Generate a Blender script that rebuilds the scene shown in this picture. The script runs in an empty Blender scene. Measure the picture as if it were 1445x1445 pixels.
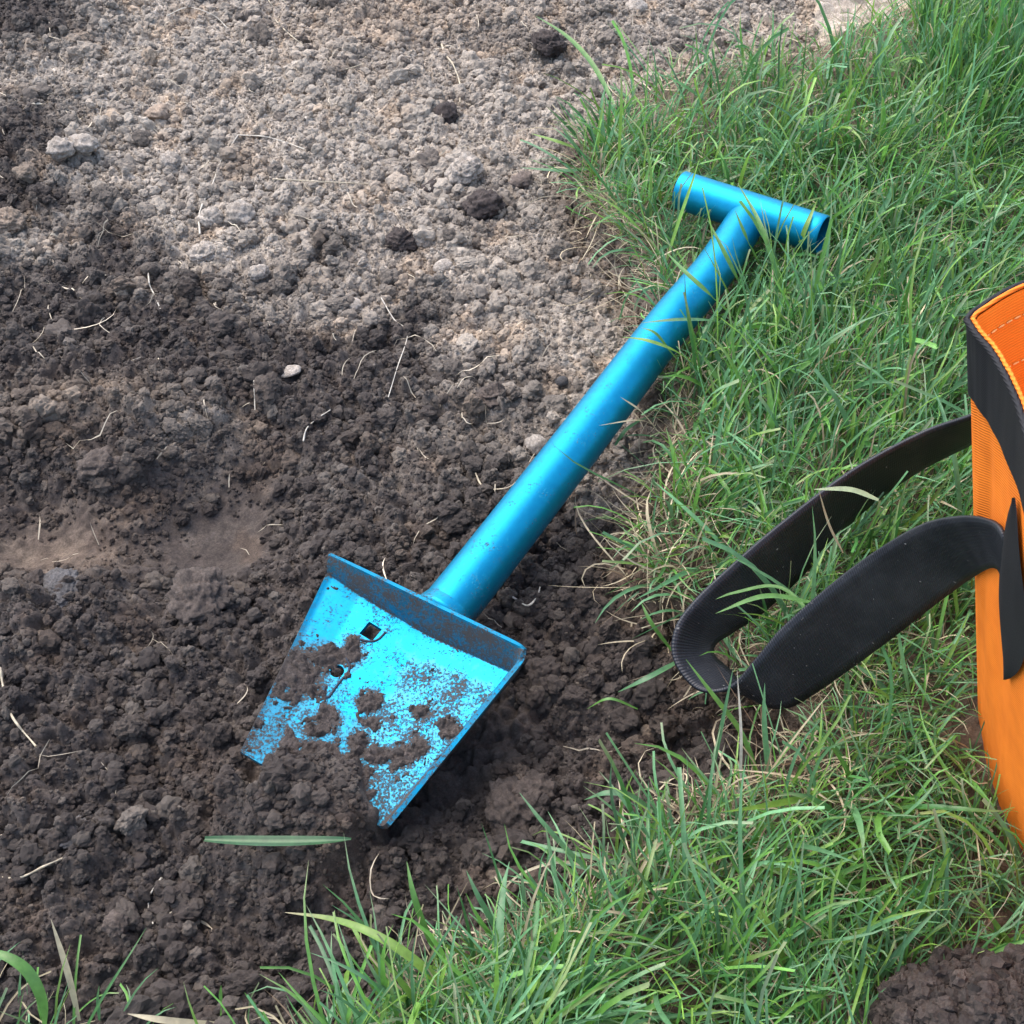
import bpy, bmesh, math, random
import numpy as np
from mathutils import Vector, Matrix

S = bpy.context.scene
COL = S.collection
rng = np.random.default_rng(11)
random.seed(11)

# ------------------------------------------------------------------ camera
PITCH = math.radians(47); FPX = 1985.0; CX, CY, N = 1000.0, 722.0, 1445.0
CAM = np.array([.111, -.794 * math.cos(PITCH), .794 * math.sin(PITCH)])
FW = np.array([0, math.cos(PITCH), -math.sin(PITCH)])
UP = np.array([0, math.sin(PITCH), math.cos(PITCH)])
cd = bpy.data.cameras.new('camera'); cam = bpy.data.objects.new('camera', cd); COL.objects.link(cam)
cam.location = CAM; cam.rotation_euler = (math.pi / 2 - PITCH, 0, 0)
cd.sensor_width = 36; cd.lens = 36 * FPX / N; cd.shift_x = (N / 2 - CX) / N; cd.clip_start = .01; cd.clip_end = 200
S.camera = cam

# ------------------------------------------------------------------ sky and sun
wd = bpy.data.worlds.new('World'); S.world = wd; wd.use_nodes = True
nt = wd.node_tree; nt.nodes.clear()
SUN_DIR = Vector((-.34, .30, .89)).normalized()
sky = nt.nodes.new('ShaderNodeTexSky'); sky.sky_type = 'NISHITA'; sky.sun_disc = False
sky.sun_elevation = math.asin(SUN_DIR.z); sky.sun_rotation = math.atan2(SUN_DIR.x, SUN_DIR.y)
sky.air_density = 1.0; sky.dust_density = 3.0; sky.ozone_density = 1.0
bg = nt.nodes.new('ShaderNodeBackground'); bg.inputs[1].default_value = .15
wo = nt.nodes.new('ShaderNodeOutputWorld')
nt.links.new(sky.outputs[0], bg.inputs[0]); nt.links.new(bg.outputs[0], wo.inputs[0])
sl = bpy.data.lights.new('sun', 'SUN'); sl.energy = 1.0; sl.angle = math.radians(80); sl.color = (1, .965, .92)
so = bpy.data.objects.new('sun', sl); COL.objects.link(so)
so.rotation_euler = SUN_DIR.to_track_quat('Z', 'Y').to_euler()
S.view_settings.view_transform = 'Standard'; S.view_settings.look = 'None'
S.view_settings.gamma = 1; S.view_settings.exposure = 1.70
S.view_settings.use_curve_mapping = False


# ------------------------------------------------------------------ helpers
def at(px, py, z=0.0):
    """a point seen at photo pixel (px,py), standing at height z above the soil"""
    px = np.asarray(px, float); py = np.asarray(py, float); z = np.asarray(z, float)
    d = FW + np.multiply.outer((px - CX) / FPX, np.array([1., 0, 0])) + np.multiply.outer((CY - py) / FPX, UP)
    t = (z - CAM[2]) / d[..., 2]
    return CAM + d * t[..., None]


def to_px(x, y, z=0.0):
    dx = x - CAM[0]; dy = y - CAM[1]; dz = z - CAM[2]
    k = dy * FW[1] + dz * FW[2]
    return CX + FPX * dx / k, CY - FPX * (dy * UP[1] + dz * UP[2]) / k


def sstep(e0, e1, x):
    t = np.clip((x - e0) / (e1 - e0), 0, 1)
    return t * t * (3 - 2 * t)


def perlin(x, y, seed=0):
    r = np.random.RandomState(seed)
    p = r.permutation(1024); ang = r.rand(1024) * 2 * np.pi
    gx, gy = np.cos(ang), np.sin(ang)
    x0 = np.floor(x).astype(int); y0 = np.floor(y).astype(int)
    fx = x - x0; fy = y - y0
    u = fx * fx * fx * (fx * (fx * 6 - 15) + 10); v = fy * fy * fy * (fy * (fy * 6 - 15) + 10)

    def g(ix, iy, ax, ay):
        h = p[(p[ix & 1023] + iy) & 1023]
        return gx[h] * ax + gy[h] * ay
    a = g(x0, y0, fx, fy); b = g(x0 + 1, y0, fx - 1, fy)
    c = g(x0, y0 + 1, fx, fy - 1); d = g(x0 + 1, y0 + 1, fx - 1, fy - 1)
    return (a + u * (b - a)) * (1 - v) + (c + u * (d - c)) * v


def fbm(x, y, wl, octv=4, seed=0, gain=.5):
    s = 0; a = 1.
    for i in range(octv):
        s = s + a * perlin(x / wl + 37.1 * i, y / wl - 11.7 * i, seed + i)
        wl *= .5; a *= gain
    return s


def grains(x, y, cell, seed, rmin=.35, rmax=.8, keep=.9):
    """union of half buried round grains: height (m) and a random value for the winning grain"""
    r = np.random.RandomState(seed); M = 512
    jx = r.rand(M, M); jy = r.rand(M, M); rr = rmin + (rmax - rmin) * r.rand(M, M) ** 1.5
    el = r.rand(M, M) * np.pi; val = r.rand(M, M); kp = r.rand(M, M) < keep; zo = (r.rand(M, M) - .5) * .5
    gx = np.floor(x / cell).astype(int); gy = np.floor(y / cell).astype(int)
    best = np.full(x.shape, -.35); bv = np.full(x.shape, .5)
    for i in (-1, 0, 1):
        for j in (-1, 0, 1):
            cx = gx + i; cy = gy + j; a = cx % M; b = cy % M
            dx = x / cell - cx - jx[a, b]; dy = y / cell - cy - jy[a, b]
            ca, sa = np.cos(el[a, b]), np.sin(el[a, b])
            q = (dx * ca + dy * sa) * 1.25; w = (-dx * sa + dy * ca) * .9
            R = rr[a, b]
            h = np.sqrt(np.maximum(R * R - q * q - w * w, 0)) - .3 * R + zo[a, b] * R
            h = np.where((q * q + w * w < R * R) & kp[a, b], h, -1)
            m = h > best
            best = np.where(m, h, best); bv = np.where(m, val[a, b], bv)
    return best * cell, bv


def tag(o, label=None, cat=None, group=None, kind=None):
    if label: o['label'] = label
    if cat: o['category'] = cat
    if group: o['group'] = group
    if kind: o['kind'] = kind
    return o


def mesh_np(name, verts, faces, mat, parent=None, col=None, smooth=True, extra=None):
    """faces: (n,3) or (n,4) int array"""
    verts = np.asarray(verts, np.float32); faces = np.asarray(faces, np.int32)
    me = bpy.data.meshes.new(name)
    k = faces.shape[1]
    me.vertices.add(len(verts)); me.vertices.foreach_set('co', verts.ravel())
    me.loops.add(faces.size); me.loops.foreach_set('vertex_index', faces.ravel())
    me.polygons.add(len(faces))
    me.polygons.foreach_set('loop_start', np.arange(0, faces.size, k, dtype=np.int32))
    me.polygons.foreach_set('loop_total', np.full(len(faces), k, np.int32))
    me.polygons.foreach_set('use_smooth', np.full(len(faces), smooth, bool))
    me.update(calc_edges=True)
    if col is not None:
        ca = me.color_attributes.new('Col', 'FLOAT_COLOR', 'POINT')
        c = np.ones((len(verts), 4), np.float32); c[:, :3] = col
        ca.data.foreach_set('color', c.ravel())
    if extra is not None:
        for n_, v_ in extra.items():
            a = me.attributes.new(n_, 'FLOAT', 'POINT'); a.data.foreach_set('value', np.asarray(v_, np.float32))
    me.materials.append(mat)
    o = bpy.data.objects.new(name, me); COL.objects.link(o)
    if parent: o.parent = parent
    return o


def empty(name, loc):
    o = bpy.data.objects.new(name, None); COL.objects.link(o); o.location = loc; o.empty_display_size = .02
    return o


def adopt(o, parent):
    """child keeps its world-space mesh coordinates"""
    o.parent = parent; o.matrix_parent_inverse = Matrix.Translation(-Vector(parent.location))
    return o


def grid_faces(nr, nc, closed=False):
    i = np.arange(nr - 1)[:, None]; j = np.arange(nc if closed else nc - 1)[None, :]
    j1 = (j + 1) % nc
    a = i * nc + j; b = i * nc + j1; c = (i + 1) * nc + j1; d = (i + 1) * nc + j
    return np.stack([a, b, c, d], -1).reshape(-1, 4)


def catmull(P, n, closed=False):
    P = np.asarray(P, float); m = len(P)
    if closed:
        t = np.linspace(0, m, n, endpoint=False)
        idx = lambda k: P[k % m]
    else:
        t = np.linspace(0, m - 1, n)
        Q = np.vstack([2 * P[0] - P[1], P, 2 * P[-1] - P[-2]])
        idx = lambda k: Q[np.clip(k + 1, 0, m + 1)]
    i = np.floor(t).astype(int)
    if not closed: i = np.minimum(i, m - 2)
    f = (t - i)[:, None]
    p0, p1, p2, p3 = idx(i - 1), idx(i), idx(i + 1), idx(i + 2)
    return .5 * (2 * p1 + (p2 - p0) * f + (2 * p0 - 5 * p1 + 4 * p2 - p3) * f ** 2 + (3 * p1 - p0 - 3 * p2 + p3) * f ** 3)


def sweep(path, rad, k=24):
    """tube verts/faces along a path; open ended"""
    path = np.asarray(path, float); n = len(path)
    rad = np.broadcast_to(np.asarray(rad, float), (n,))
    T = np.gradient(path, axis=0); T /= np.linalg.norm(T, axis=1)[:, None]
    u = np.cross(T[0], [0, 0, 1.]);
    if np.linalg.norm(u) < 1e-4: u = np.array([1., 0, 0])
    V = []
    for i in range(n):
        u = u - T[i] * (u @ T[i]); u /= np.linalg.norm(u); w = np.cross(T[i], u)
        a = np.linspace(0, 2 * np.pi, k, endpoint=False)
        V.append(path[i] + rad[i] * (np.cos(a)[:, None] * u + np.sin(a)[:, None] * w))
    return np.vstack(V), grid_faces(n, k, True)


def ico(sub):
    bm = bmesh.new(); bmesh.ops.create_icosphere(bm, subdivisions=sub, radius=1)
    bm.verts.ensure_lookup_table()
    v = np.array([p.co[:] for p in bm.verts]); f = np.array([[q.index for q in p.verts] for p in bm.faces]); bm.free()
    return v, f


def n3(v, s, seed):
    return (perlin(v[:, 0] * s + 9, v[:, 1] * s + 5 + v[:, 2] * s * .37, seed) + perlin(v[:, 1] * s - 3, v[:, 2] * s + 7, seed + 1)
            + perlin(v[:, 2] * s + 1, v[:, 0] * s - 8, seed + 2))


def rand_rot(n):
    q = rng.normal(size=(n, 4)); q /= np.linalg.norm(q, axis=1)[:, None]
    w, x, y, z = q.T
    return np.stack([np.stack([1 - 2 * (y * y + z * z), 2 * (x * y - z * w), 2 * (x * z + y * w)], -1),
                     np.stack([2 * (x * y + z * w), 1 - 2 * (x * x + z * z), 2 * (y * z - x * w)], -1),
                     np.stack([2 * (x * z - y * w), 2 * (y * z + x * w), 1 - 2 * (x * x + y * y)], -1)], 1)


# ------------------------------------------------------------------ materials
def new_mat(name):
    m = bpy.data.materials.new(name); m.use_nodes = True
    t = m.node_tree; t.nodes.clear()
    out = t.nodes.new('ShaderNodeOutputMaterial'); b = t.nodes.new('ShaderNodeBsdfPrincipled')
    t.links.new(b.outputs[0], out.inputs[0])
    return m, t, b, out


def node(t, kind, **kw):
    n = t.nodes.new(kind)
    for k, v in kw.items():
        if k.startswith('i_'):
            key = k[2:]; key = int(key) if key.isdigit() else key
            n.inputs[key].default_value = v
        else: setattr(n, k, v)
    return n


def obj_noise(t, scale, detail=4, rough=.6):
    tc = node(t, 'ShaderNodeTexCoord'); n = node(t, 'ShaderNodeTexNoise', i_Scale=scale, i_Detail=detail, i_Roughness=rough)
    t.links.new(tc.outputs['Object'], n.inputs['Vector']); return n


def ramp(t, src, p0, p1, c0=(0, 0, 0, 1), c1=(1, 1, 1, 1)):
    r = node(t, 'ShaderNodeValToRGB'); r.color_ramp.elements[0].position = p0; r.color_ramp.elements[1].position = p1
    r.color_ramp.elements[0].color = c0; r.color_ramp.elements[1].color = c1
    t.links.new(src, r.inputs[0]); return r


def soil_material(name='soil', inst=False):
    m, t, b, out = new_mat(name)
    at_ = node(t, 'ShaderNodeAttribute', attribute_name='Col')
    if inst: at_.attribute_type = 'INSTANCER'
    n1 = obj_noise(t, 900, 4, .7); n2 = obj_noise(t, 180, 5, .65)
    r1 = ramp(t, n1.outputs[0], .3, .72, (.5, .48, .46, 1), (1.5, 1.5, 1.5, 1))
    r2 = ramp(t, n2.outputs[0], .32, .7, (.72, .7, .68, 1), (1.25, 1.25, 1.27, 1))
    m1 = node(t, 'ShaderNodeMix', data_type='RGBA', blend_type='MULTIPLY', i_0=1.0)
    m2 = node(t, 'ShaderNodeMix', data_type='RGBA', blend_type='MULTIPLY', i_0=1.0)
    t.links.new(at_.outputs[0], m1.inputs[6]); t.links.new(r1.outputs[0], m1.inputs[7])
    t.links.new(m1.outputs[2], m2.inputs[6]); t.links.new(r2.outputs[0], m2.inputs[7])
    t.links.new(m2.outputs[2], b.inputs['Base Color'])
    b.inputs['Roughness'].default_value = .82; b.inputs['Specular IOR Level'].default_value = .35
    bp = node(t, 'ShaderNodeBump', i_Strength=.8, i_Distance=.0012)
    n3_ = obj_noise(t, 600, 6, .75)
    t.links.new(n3_.outputs[0], bp.inputs['Height']); t.links.new(bp.outputs[0], b.inputs['Normal'])
    return m


def blade_material(name='grass', trans=.35, rough=.38):
    m, t, b, out = new_mat(name)
    at_ = node(t, 'ShaderNodeAttribute', attribute_name='Col')
    n = obj_noise(t, 260, 3, .6); r = ramp(t, n.outputs[0], .3, .7, (.8, .8, .8, 1), (1.2, 1.2, 1.15, 1))
    mx = node(t, 'ShaderNodeMix', data_type='RGBA', blend_type='MULTIPLY', i_0=1.0)
    t.links.new(at_.outputs[0], mx.inputs[6]); t.links.new(r.outputs[0], mx.inputs[7])
    t.links.new(mx.outputs[2], b.inputs['Base Color'])
    b.inputs['Roughness'].default_value = rough; b.inputs['Specular IOR Level'].default_value = .5
    tr = node(t, 'ShaderNodeBsdfTranslucent'); t.links.new(mx.outputs[2], tr.inputs[0])
    ms = node(t, 'ShaderNodeMixShader', i_0=trans)
    t.links.new(b.outputs[0], ms.inputs[1]); t.links.new(tr.outputs[0], ms.inputs[2]); t.links.new(ms.outputs[0], out.inputs[0])
    return m


def metal_material():
    m, t, b, out = new_mat('blue_anodised_metal')
    dirt = node(t, 'ShaderNodeAttribute', attribute_name='dirt')
    hi = obj_noise(t, 760, 6, .8); lo = obj_noise(t, 95, 4, .6)
    a = node(t, 'ShaderNodeMath', operation='MULTIPLY_ADD', i_1=.85); a2 = node(t, 'ShaderNodeMath', operation='MULTIPLY_ADD', i_1=.4)
    t.links.new(hi.outputs[0], a.inputs[0]); t.links.new(lo.outputs[0], a2.inputs[0]); t.links.new(a2.outputs[0], a.inputs[2])
    t.links.new(dirt.outputs['Fac'], a2.inputs[2])
    # value = .55*hi + .6*lo + dirt ; clean metal below ~1
    fac = ramp(t, a.outputs[0], .80, .87)
    fine = obj_noise(t, 240, 3, .5)
    br = ramp(t, fine.outputs[0], .35, .7, (.0, .208, .355, 1), (.0, .235, .385, 1))
    mud = ramp(t, hi.outputs[0], .3, .7, (.018, .015, .014, 1), (.062, .050, .043, 1))
    mx = node(t, 'ShaderNodeMix', data_type='RGBA')
    lo2 = obj_noise(t, 150, 5, .65)
    fl_ = node(t, 'ShaderNodeMath', operation='MULTIPLY_ADD', i_1=2.6); t.links.new(dirt.outputs['Fac'], fl_.inputs[0]); t.links.new(lo2.outputs[0], fl_.inputs[2])
    fr = ramp(t, fl_.outputs[0], .80, 1.25, (0, 0, 0, 1), (.42, .42, .42, 1))
    fm = node(t, 'ShaderNodeMix', data_type='RGBA'); fm.inputs[7].default_value = (.050, .085, .100, 1)
    t.links.new(fr.outputs[0], fm.inputs[0]); t.links.new(br.outputs[0], fm.inputs[6])
    t.links.new(fac.outputs[0], mx.inputs[0]); t.links.new(fm.outputs[2], mx.inputs[6]); t.links.new(mud.outputs[0], mx.inputs[7])
    t.links.new(mx.outputs[2], b.inputs['Base Color'])
    inv = node(t, 'ShaderNodeMath', operation='MULTIPLY_ADD', i_1=-.75, i_2=.75); t.links.new(fac.outputs[0], inv.inputs[0])
    t.links.new(inv.outputs[0], b.inputs['Metallic'])
    rg = node(t, 'ShaderNodeMath', operation='MULTIPLY_ADD', i_1=.45, i_2=.43); t.links.new(fac.outputs[0], rg.inputs[0])
    t.links.new(rg.outputs[0], b.inputs['Roughness'])
    bp = node(t, 'ShaderNodeBump', i_Strength=.5, i_Distance=.0006)
    hm = node(t, 'ShaderNodeMath', operation='MULTIPLY'); t.links.new(fac.outputs[0], hm.inputs[0]); t.links.new(hi.outputs[0], hm.inputs[1])
    t.links.new(hm.outputs[0], bp.inputs['Height']); t.links.new(bp.outputs[0], b.inputs['Normal'])
    return m


def fabric_material(name, c0, c1, scale, rough, rot, stren=.4, spec=.3):
    m, t, b, out = new_mat(name)
    tc = node(t, 'ShaderNodeTexCoord'); mp = node(t, 'ShaderNodeMapping'); mp.inputs['Rotation'].default_value = rot
    t.links.new(tc.outputs['Object'], mp.inputs[0])
    w = node(t, 'ShaderNodeTexWave', i_Scale=scale, i_Distortion=.6, wave_type='BANDS', bands_direction='Z'); w.inputs['Detail'].default_value = 1
    t.links.new(mp.outputs[0], w.inputs['Vector'])
    n = obj_noise(t, 55, 4, .6)
    ad = node(t, 'ShaderNodeMath', operation='MULTIPLY_ADD', i_1=.45); t.links.new(w.outputs['Fac'], ad.inputs[0]); t.links.new(n.outputs[0], ad.inputs[2])
    r = ramp(t, ad.outputs[0], .35, 1.0, c0, c1)
    t.links.new(r.outputs[0], b.inputs['Base Color']); b.inputs['Roughness'].default_value = rough
    b.inputs['Specular IOR Level'].default_value = spec
    bp = node(t, 'ShaderNodeBump', i_Strength=stren, i_Distance=.0006)
    t.links.new(w.outputs['Fac'], bp.inputs['Height']); t.links.new(bp.outputs[0], b.inputs['Normal'])
    return m


def plain_material(name, c, rough=.6):
    m, t, b, out = new_mat(name)
    n = obj_noise(t, 300, 3, .6)
    r = ramp(t, n.outputs[0], .3, .7, tuple(x * .75 for x in c) + (1,), tuple(min(1, x * 1.2) for x in c) + (1,))
    t.links.new(r.outputs[0], b.inputs['Base Color']); b.inputs['Roughness'].default_value = rough
    return m


SOIL = soil_material()
CRUMB = soil_material('soil_crumb', True)
GRASS = blade_material('grass_blade', .38, .36)
STRAW = blade_material('dry_straw', .2, .6)
METAL = metal_material()
ORANGE = fabric_material('orange_fabric', (.66, .145, .012, 1), (.88, .225, .02, 1), 260, .7, (.5, .2, .6), .5, .2)
LINING = fabric_material('orange_lining', (.80, .21, .015, 1), (.95, .29, .025, 1), 260, .7, (.4, .3, .2), .25, .2)
BLACK = fabric_material('black_webbing', (.0045, .005, .008, 1), (.010, .0115, .018, 1), 420, .5, (.3, 1.35, .5), .25, .4)
TRIM = fabric_material('black_trim_fabric', (.0045, .0045, .0052, 1), (.010, .010, .012, 1), 420, .7, (.2, .3, .4), .4, .3)
def lint(m):
    t = m.node_tree; b = next(n for n in t.nodes if n.type == 'BSDF_PRINCIPLED'); src = b.inputs['Base Color'].links[0].from_socket
    n = obj_noise(t, 420, 2, .5); r = ramp(t, n.outputs[0], .735, .76); n2 = obj_noise(t, 38, 4, .7); r2 = ramp(t, n2.outputs[0], .45, .85)
    m1 = node(t, 'ShaderNodeMix', data_type='RGBA'); m1.inputs[7].default_value = (.03, .031, .034, 1)
    m2 = node(t, 'ShaderNodeMix', data_type='RGBA'); m2.inputs[7].default_value = (.2, .19, .17, 1)
    t.links.new(r2.outputs[0], m1.inputs[0]); t.links.new(src, m1.inputs[6]); t.links.new(r.outputs[0], m2.inputs[0]); t.links.new(m1.outputs[2], m2.inputs[6]); t.links.new(m2.outputs[2], b.inputs['Base Color'])


lint(BLACK)


def webbing_material():
    m, t, b, out = new_mat('black_woven_webbing')
    al = node(t, 'ShaderNodeAttribute', attribute_name='along'); ac = node(t, 'ShaderNodeAttribute', attribute_name='across')
    nz = obj_noise(t, 120, 3, .6)

    def wave(src, period, ph=0.):
        m0 = node(t, 'ShaderNodeMath', operation='MULTIPLY_ADD', i_1=2 * math.pi / period); t.links.new(src, m0.inputs[0]); t.links.new(nz.outputs[0], m0.inputs[2])
        m1 = node(t, 'ShaderNodeMath', operation='SINE'); t.links.new(m0.outputs[0], m1.inputs[0]); return m1
    w1 = wave(al.outputs['Fac'], .00125); w2 = wave(ac.outputs['Fac'], .0026)
    mm = node(t, 'ShaderNodeMath', operation='MULTIPLY_ADD', i_1=.35); t.links.new(w2.outputs[0], mm.inputs[0]); t.links.new(w1.outputs[0], mm.inputs[2])
    r = ramp(t, mm.outputs[0], .0, 1.0, (.006, .0066, .0095, 1), (.0115, .0128, .0185, 1))
    t.links.new(r.outputs[0], b.inputs['Base Color']); b.inputs['Roughness'].default_value = .5; b.inputs['Specular IOR Level'].default_value = .45
    bp = node(t, 'ShaderNodeBump', i_Strength=.3, i_Distance=.0003); t.links.new(mm.outputs[0], bp.inputs['Height']); t.links.new(bp.outputs[0], b.inputs['Normal'])
    return m


WEB = webbing_material(); lint(WEB)
THREAD = plain_material('pale_orange_thread', (.9, .42, .12))
GROOVE = plain_material('dirt_filled_groove', (.012, .02, .035), .8)

# ------------------------------------------------------------------ lawn outline (plan, metres)
lawn_px = [(1900, -140), (1445, -60), (1300, 12), (1150, 70), (1010, 105), (905, 140), (845, 195), (815, 255), (835, 315), (885, 372),
           (925, 440), (935, 520), (925, 585), (945, 650), (920, 715), (890, 770), (905, 830), (965, 870), (1010, 940), (1085, 985),
           (1150, 1030), (1120, 1085), (1010, 1120), (935, 1160), (880, 1215), (790, 1290), (690, 1345), (600, 1400), (530, 1460),
           (430, 1520), (330, 1560), (1000, 2300), (3000, 2300), (3000, -140)]
LAWN = np.array([at(px, py, .012)[:2] for px, py in lawn_px])
TUFT = np.array([at(px, py, .0)[:2] for px, py in [(-300, 1330), (-60, 1375), (40, 1400), (95, 1425), (150, 1455), (330, 1500), (560, 1475), (600, 1530), (500, 1700), (-200, 1800)]])


def sdf(x, y, poly):
    d = np.full(x.shape, 1e9); inside = np.zeros(x.shape, bool)
    n = len(poly)
    for i in range(n):
        a = poly[i]; b = poly[(i + 1) % n]
        ex, ey = b - a; wx = x - a[0]; wy = y - a[1]
        t = np.clip((wx * ex + wy * ey) / (ex * ex + ey * ey), 0, 1)
        d = np.minimum(d, (wx - ex * t) ** 2 + (wy - ey * t) ** 2)
        c = ((a[1] > y) != (b[1] > y)) & (x < (b[0] - a[0]) * (y - a[1]) / (b[1] - a[1] + 1e-12) + a[0])
        inside ^= c
    d = np.sqrt(d)
    return np.where(inside, d, -d)


def blob(x, y, px, py, rx, ry=None, z=0.):
    c = at(px, py, z); ry = ry or rx
    return np.exp(-(((x - c[0]) / rx) ** 2 + ((y - c[1]) / ry) ** 2))


def macro(x, y):
    """large forms of the dug soil, and the step up to the turf"""
    h = .010 * fbm(x, y, .16, 3, 5)
    for px, py, rx, ry, a in [(300, 722, .046, .062, -.034), (55, 745, .055, .042, -.026), (165, 660, .03, .05, .012), (110, 590, .06, .03, .008),
                              (30, 40, .06, .06, .016), (20, 240, .05, .07, .014), (60, 860, .05, .04, .010), (270, 850, .045, .035, .010),
                              (560, 890, .06, .05, .007), (660, 1110, .045, .04, -.016), (760, 1000, .04, .04, -.006), (700, 1150, .05, .03, .004),
                              (180, 1150, .08, .05, .006), (330, 1330, .07, .04, -.006), (1075, 1050, .045, .022, -.014), (480, 470, .05, .04, -.005),
                              (640, 640, .06, .05, -.006), (420, 300, .12, .12, .006), (620, 180, .1, .12, .004)]:
        h = h + a * blob(x, y, px, py, rx, ry)
    d = sdf(x, y, LAWN) + .006 * fbm(x, y, .03, 2, 41)
    h = h * (1 - sstep(-.01, .03, d) * .8)
    h = h + sstep(-.010, .006, d) * (.017 + .011 * blob(x, y, 900, 400, .05, .07) + .004 * perlin(x / .07, y / .07, 61))
    return h, d


def moisture(x, y):
    """1 = pale dry crumb, 0 = dark freshly dug"""
    px, py = to_px(x, y, 0.)
    line = np.interp(px, [-200, 0, 200, 330, 500, 620, 780, 870, 2000], [330, 345, 350, 420, 425, 450, 560, 700, 640])
    n = fbm(x, y, .07, 4, 77)
    dry = sstep(95, -95, (py - line) + 150 * n)
    for qx, qy, rx, ry, a in [(35, 40, .05, .05, -1.2), (25, 215, .04, .07, -1.1), (20, 300, .05, .03, -.7), (110, 575, .06, .022, .35), (280, 600, .03, .02, .4),
                              (640, 600, .06, .05, .22), (730, 560, .05, .05, .25), (480, 690, .04, .025, .12), (60, 760, .04, .03, .15), (520, 20, .06, .03, -.3), (490, 100, .02, .02, -.5), (720, 60, .09, .05, -.3), (680, 295, .022, .03, -.5), (800, 330, .03, .10, -.35), (130, 60, .03, .03, -.3), (330, 250, .02, .02, -.3), (560, 410, .03, .04, -.3), (900, 60, .12, .05, -.2)]:
        dry = dry + a * blob(x, y, qx, qy, rx, ry)
    return np.clip(dry + .22 * fbm(x, y, .018, 3, 90), 0, 1)


def soil_colour(x, y, dry, val):
    dark = np.array([.0560, .0445, .0375]); pale = np.array([.362, .314, .254])
    c = dark + (pale - dark) * (dry ** 1.15)[..., None]
    br = np.clip(blob(x, y, 60, 760, .05, .04) + .8 * blob(x, y, 110, 575, .06, .025) + .7 * blob(x, y, 560, 30, .1, .04) + .5 * blob(x, y, 300, 1080, .03, .02)
                 + .8 * sstep(.15, .5, fbm(x, y, .035, 3, 140)), 0, 1) * .6
    c = c * (1 + br[..., None] * np.array([.28, .08, -.12]))
    return c * (.68 + .62 * val)[..., None]


# ------------------------------------------------------------------ ground sheet
def axis(lo, hi, step_fn, far):
    a = [lo]
    while a[-1] < hi: a.append(a[-1] + step_fn(a[-1]))
    s = step_fn(hi); up = []; v = a[-1]
    while v < far: s *= 1.25; v += s; up.append(v)
    s = step_fn(lo); dn = []; v = a[0]
    while v > -far: s *= 1.25; v -= s; dn.append(v)
    return np.array(dn[::-1] + a + up)


xs = axis(-.53, .42, lambda v: .00105 if v < .13 else .0026, 4.)
ys = axis(-.32, .64, lambda v: .00085 + .0011 * max(0, (v + .32)) , 5.)
GX, GY = np.meshgrid(xs, ys)
gx, gy = GX.ravel(), GY.ravel()
hm, dl = macro(gx, gy)
near = sstep(1.6, .8, np.hypot(gx, gy))
dry = moisture(gx, gy)
px_, py_ = to_px(gx, gy, 0.)
scrape = np.clip(1.25 * blob(gx, gy, 305, 725, .036, .058) + 1.1 * blob(gx, gy, 55, 745, .052, .036) + .6 * blob(gx, gy, 560, 640, .02, .02), 0, 1)
wx = gx + .0030 * perlin(gx / .008, gy / .008, 301) + .0016 * perlin(gx / .0032, gy / .0032, 303); wy = gy + .0030 * perlin(gx / .008, gy / .008, 302) + .0016 * perlin(gx / .0032, gy / .0032, 304)
g1, v1 = grains(wx, wy, .0115, 21, .3, .72, .6)
g2, v2 = grains(wx + .003, wy, .0060, 22, .35, .78)
g3, v3 = grains(wx, wy + .002, .0033, 23, .35, .8)
fine = fbm(gx, gy, .0045, 3, 260, .7)
rid = fbm(wx, wy, .028, 5, 201, .58)
lum = 1 - np.abs(fbm(wx, wy, .017, 4, 231, .6)) * 2.2
rough = (1 - scrape * .85) * (1 - .5 * sstep(.0, .02, dl))
z = hm + near * rough * ((.0042 + .004 * (1 - dry)) * rid + (1 - dry) * .0034 * lum + np.where(dry > .5, .62, .8) * g1 * .8 + .7 * g2 + .7 * g3 + (.0011 + .0011 * (1 - dry)) * fine)
z = z + near * scrape * (.0011 * fbm(gx * .9 + gy * .8, (gy - gx) * .22, .006, 3, 411) + .0012 * fbm(gx, gy, .01, 3, 415))


# soil thrown over the tip of the shovel blade and pressed down below the rest of it: filled in after the blade is known
def surf_height(x, y):
    """bilinear look-up in the finished ground sheet"""
    i = np.clip(np.searchsorted(xs, x) - 1, 0, len(xs) - 2); j = np.clip(np.searchsorted(ys, y) - 1, 0, len(ys) - 2)
    u = (x - xs[i]) / (xs[i + 1] - xs[i]); v = (y - ys[j]) / (ys[j + 1] - ys[j])
    return (ZG[j, i] * (1 - u) + ZG[j, i + 1] * u) * (1 - v) + (ZG[j + 1, i] * (1 - u) + ZG[j + 1, i + 1] * u) * v


# ------------------------------------------------------------------ shovel geometry (needed by soil and grass)
RL, RR = at(456, 789, .048), at(733, 923, .048)
TR, TL = at(545, 1158, .020), at(336, 1052, .030)
prof_a = np.array([0, .02, .16, .5, .93, .965, 1.0]); prof_d = np.array([.010, .0115, .0165, .0225, .0195, .015, .003])


def blade_top(a, b):
    a = np.asarray(a)[..., None]; b = np.asarray(b)[..., None]
    return (RL * (1 - a) + RR * a) * (1 - b) + (TL * (1 - a) + TR * a) * b


def blade_floor(a, b):
    p = blade_top(a, b)
    d = np.interp(a, prof_a, prof_d) * (1 - .55 * np.asarray(b) ** 1.3)
    p = p.copy(); p[..., 2] -= d
    return p


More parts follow.
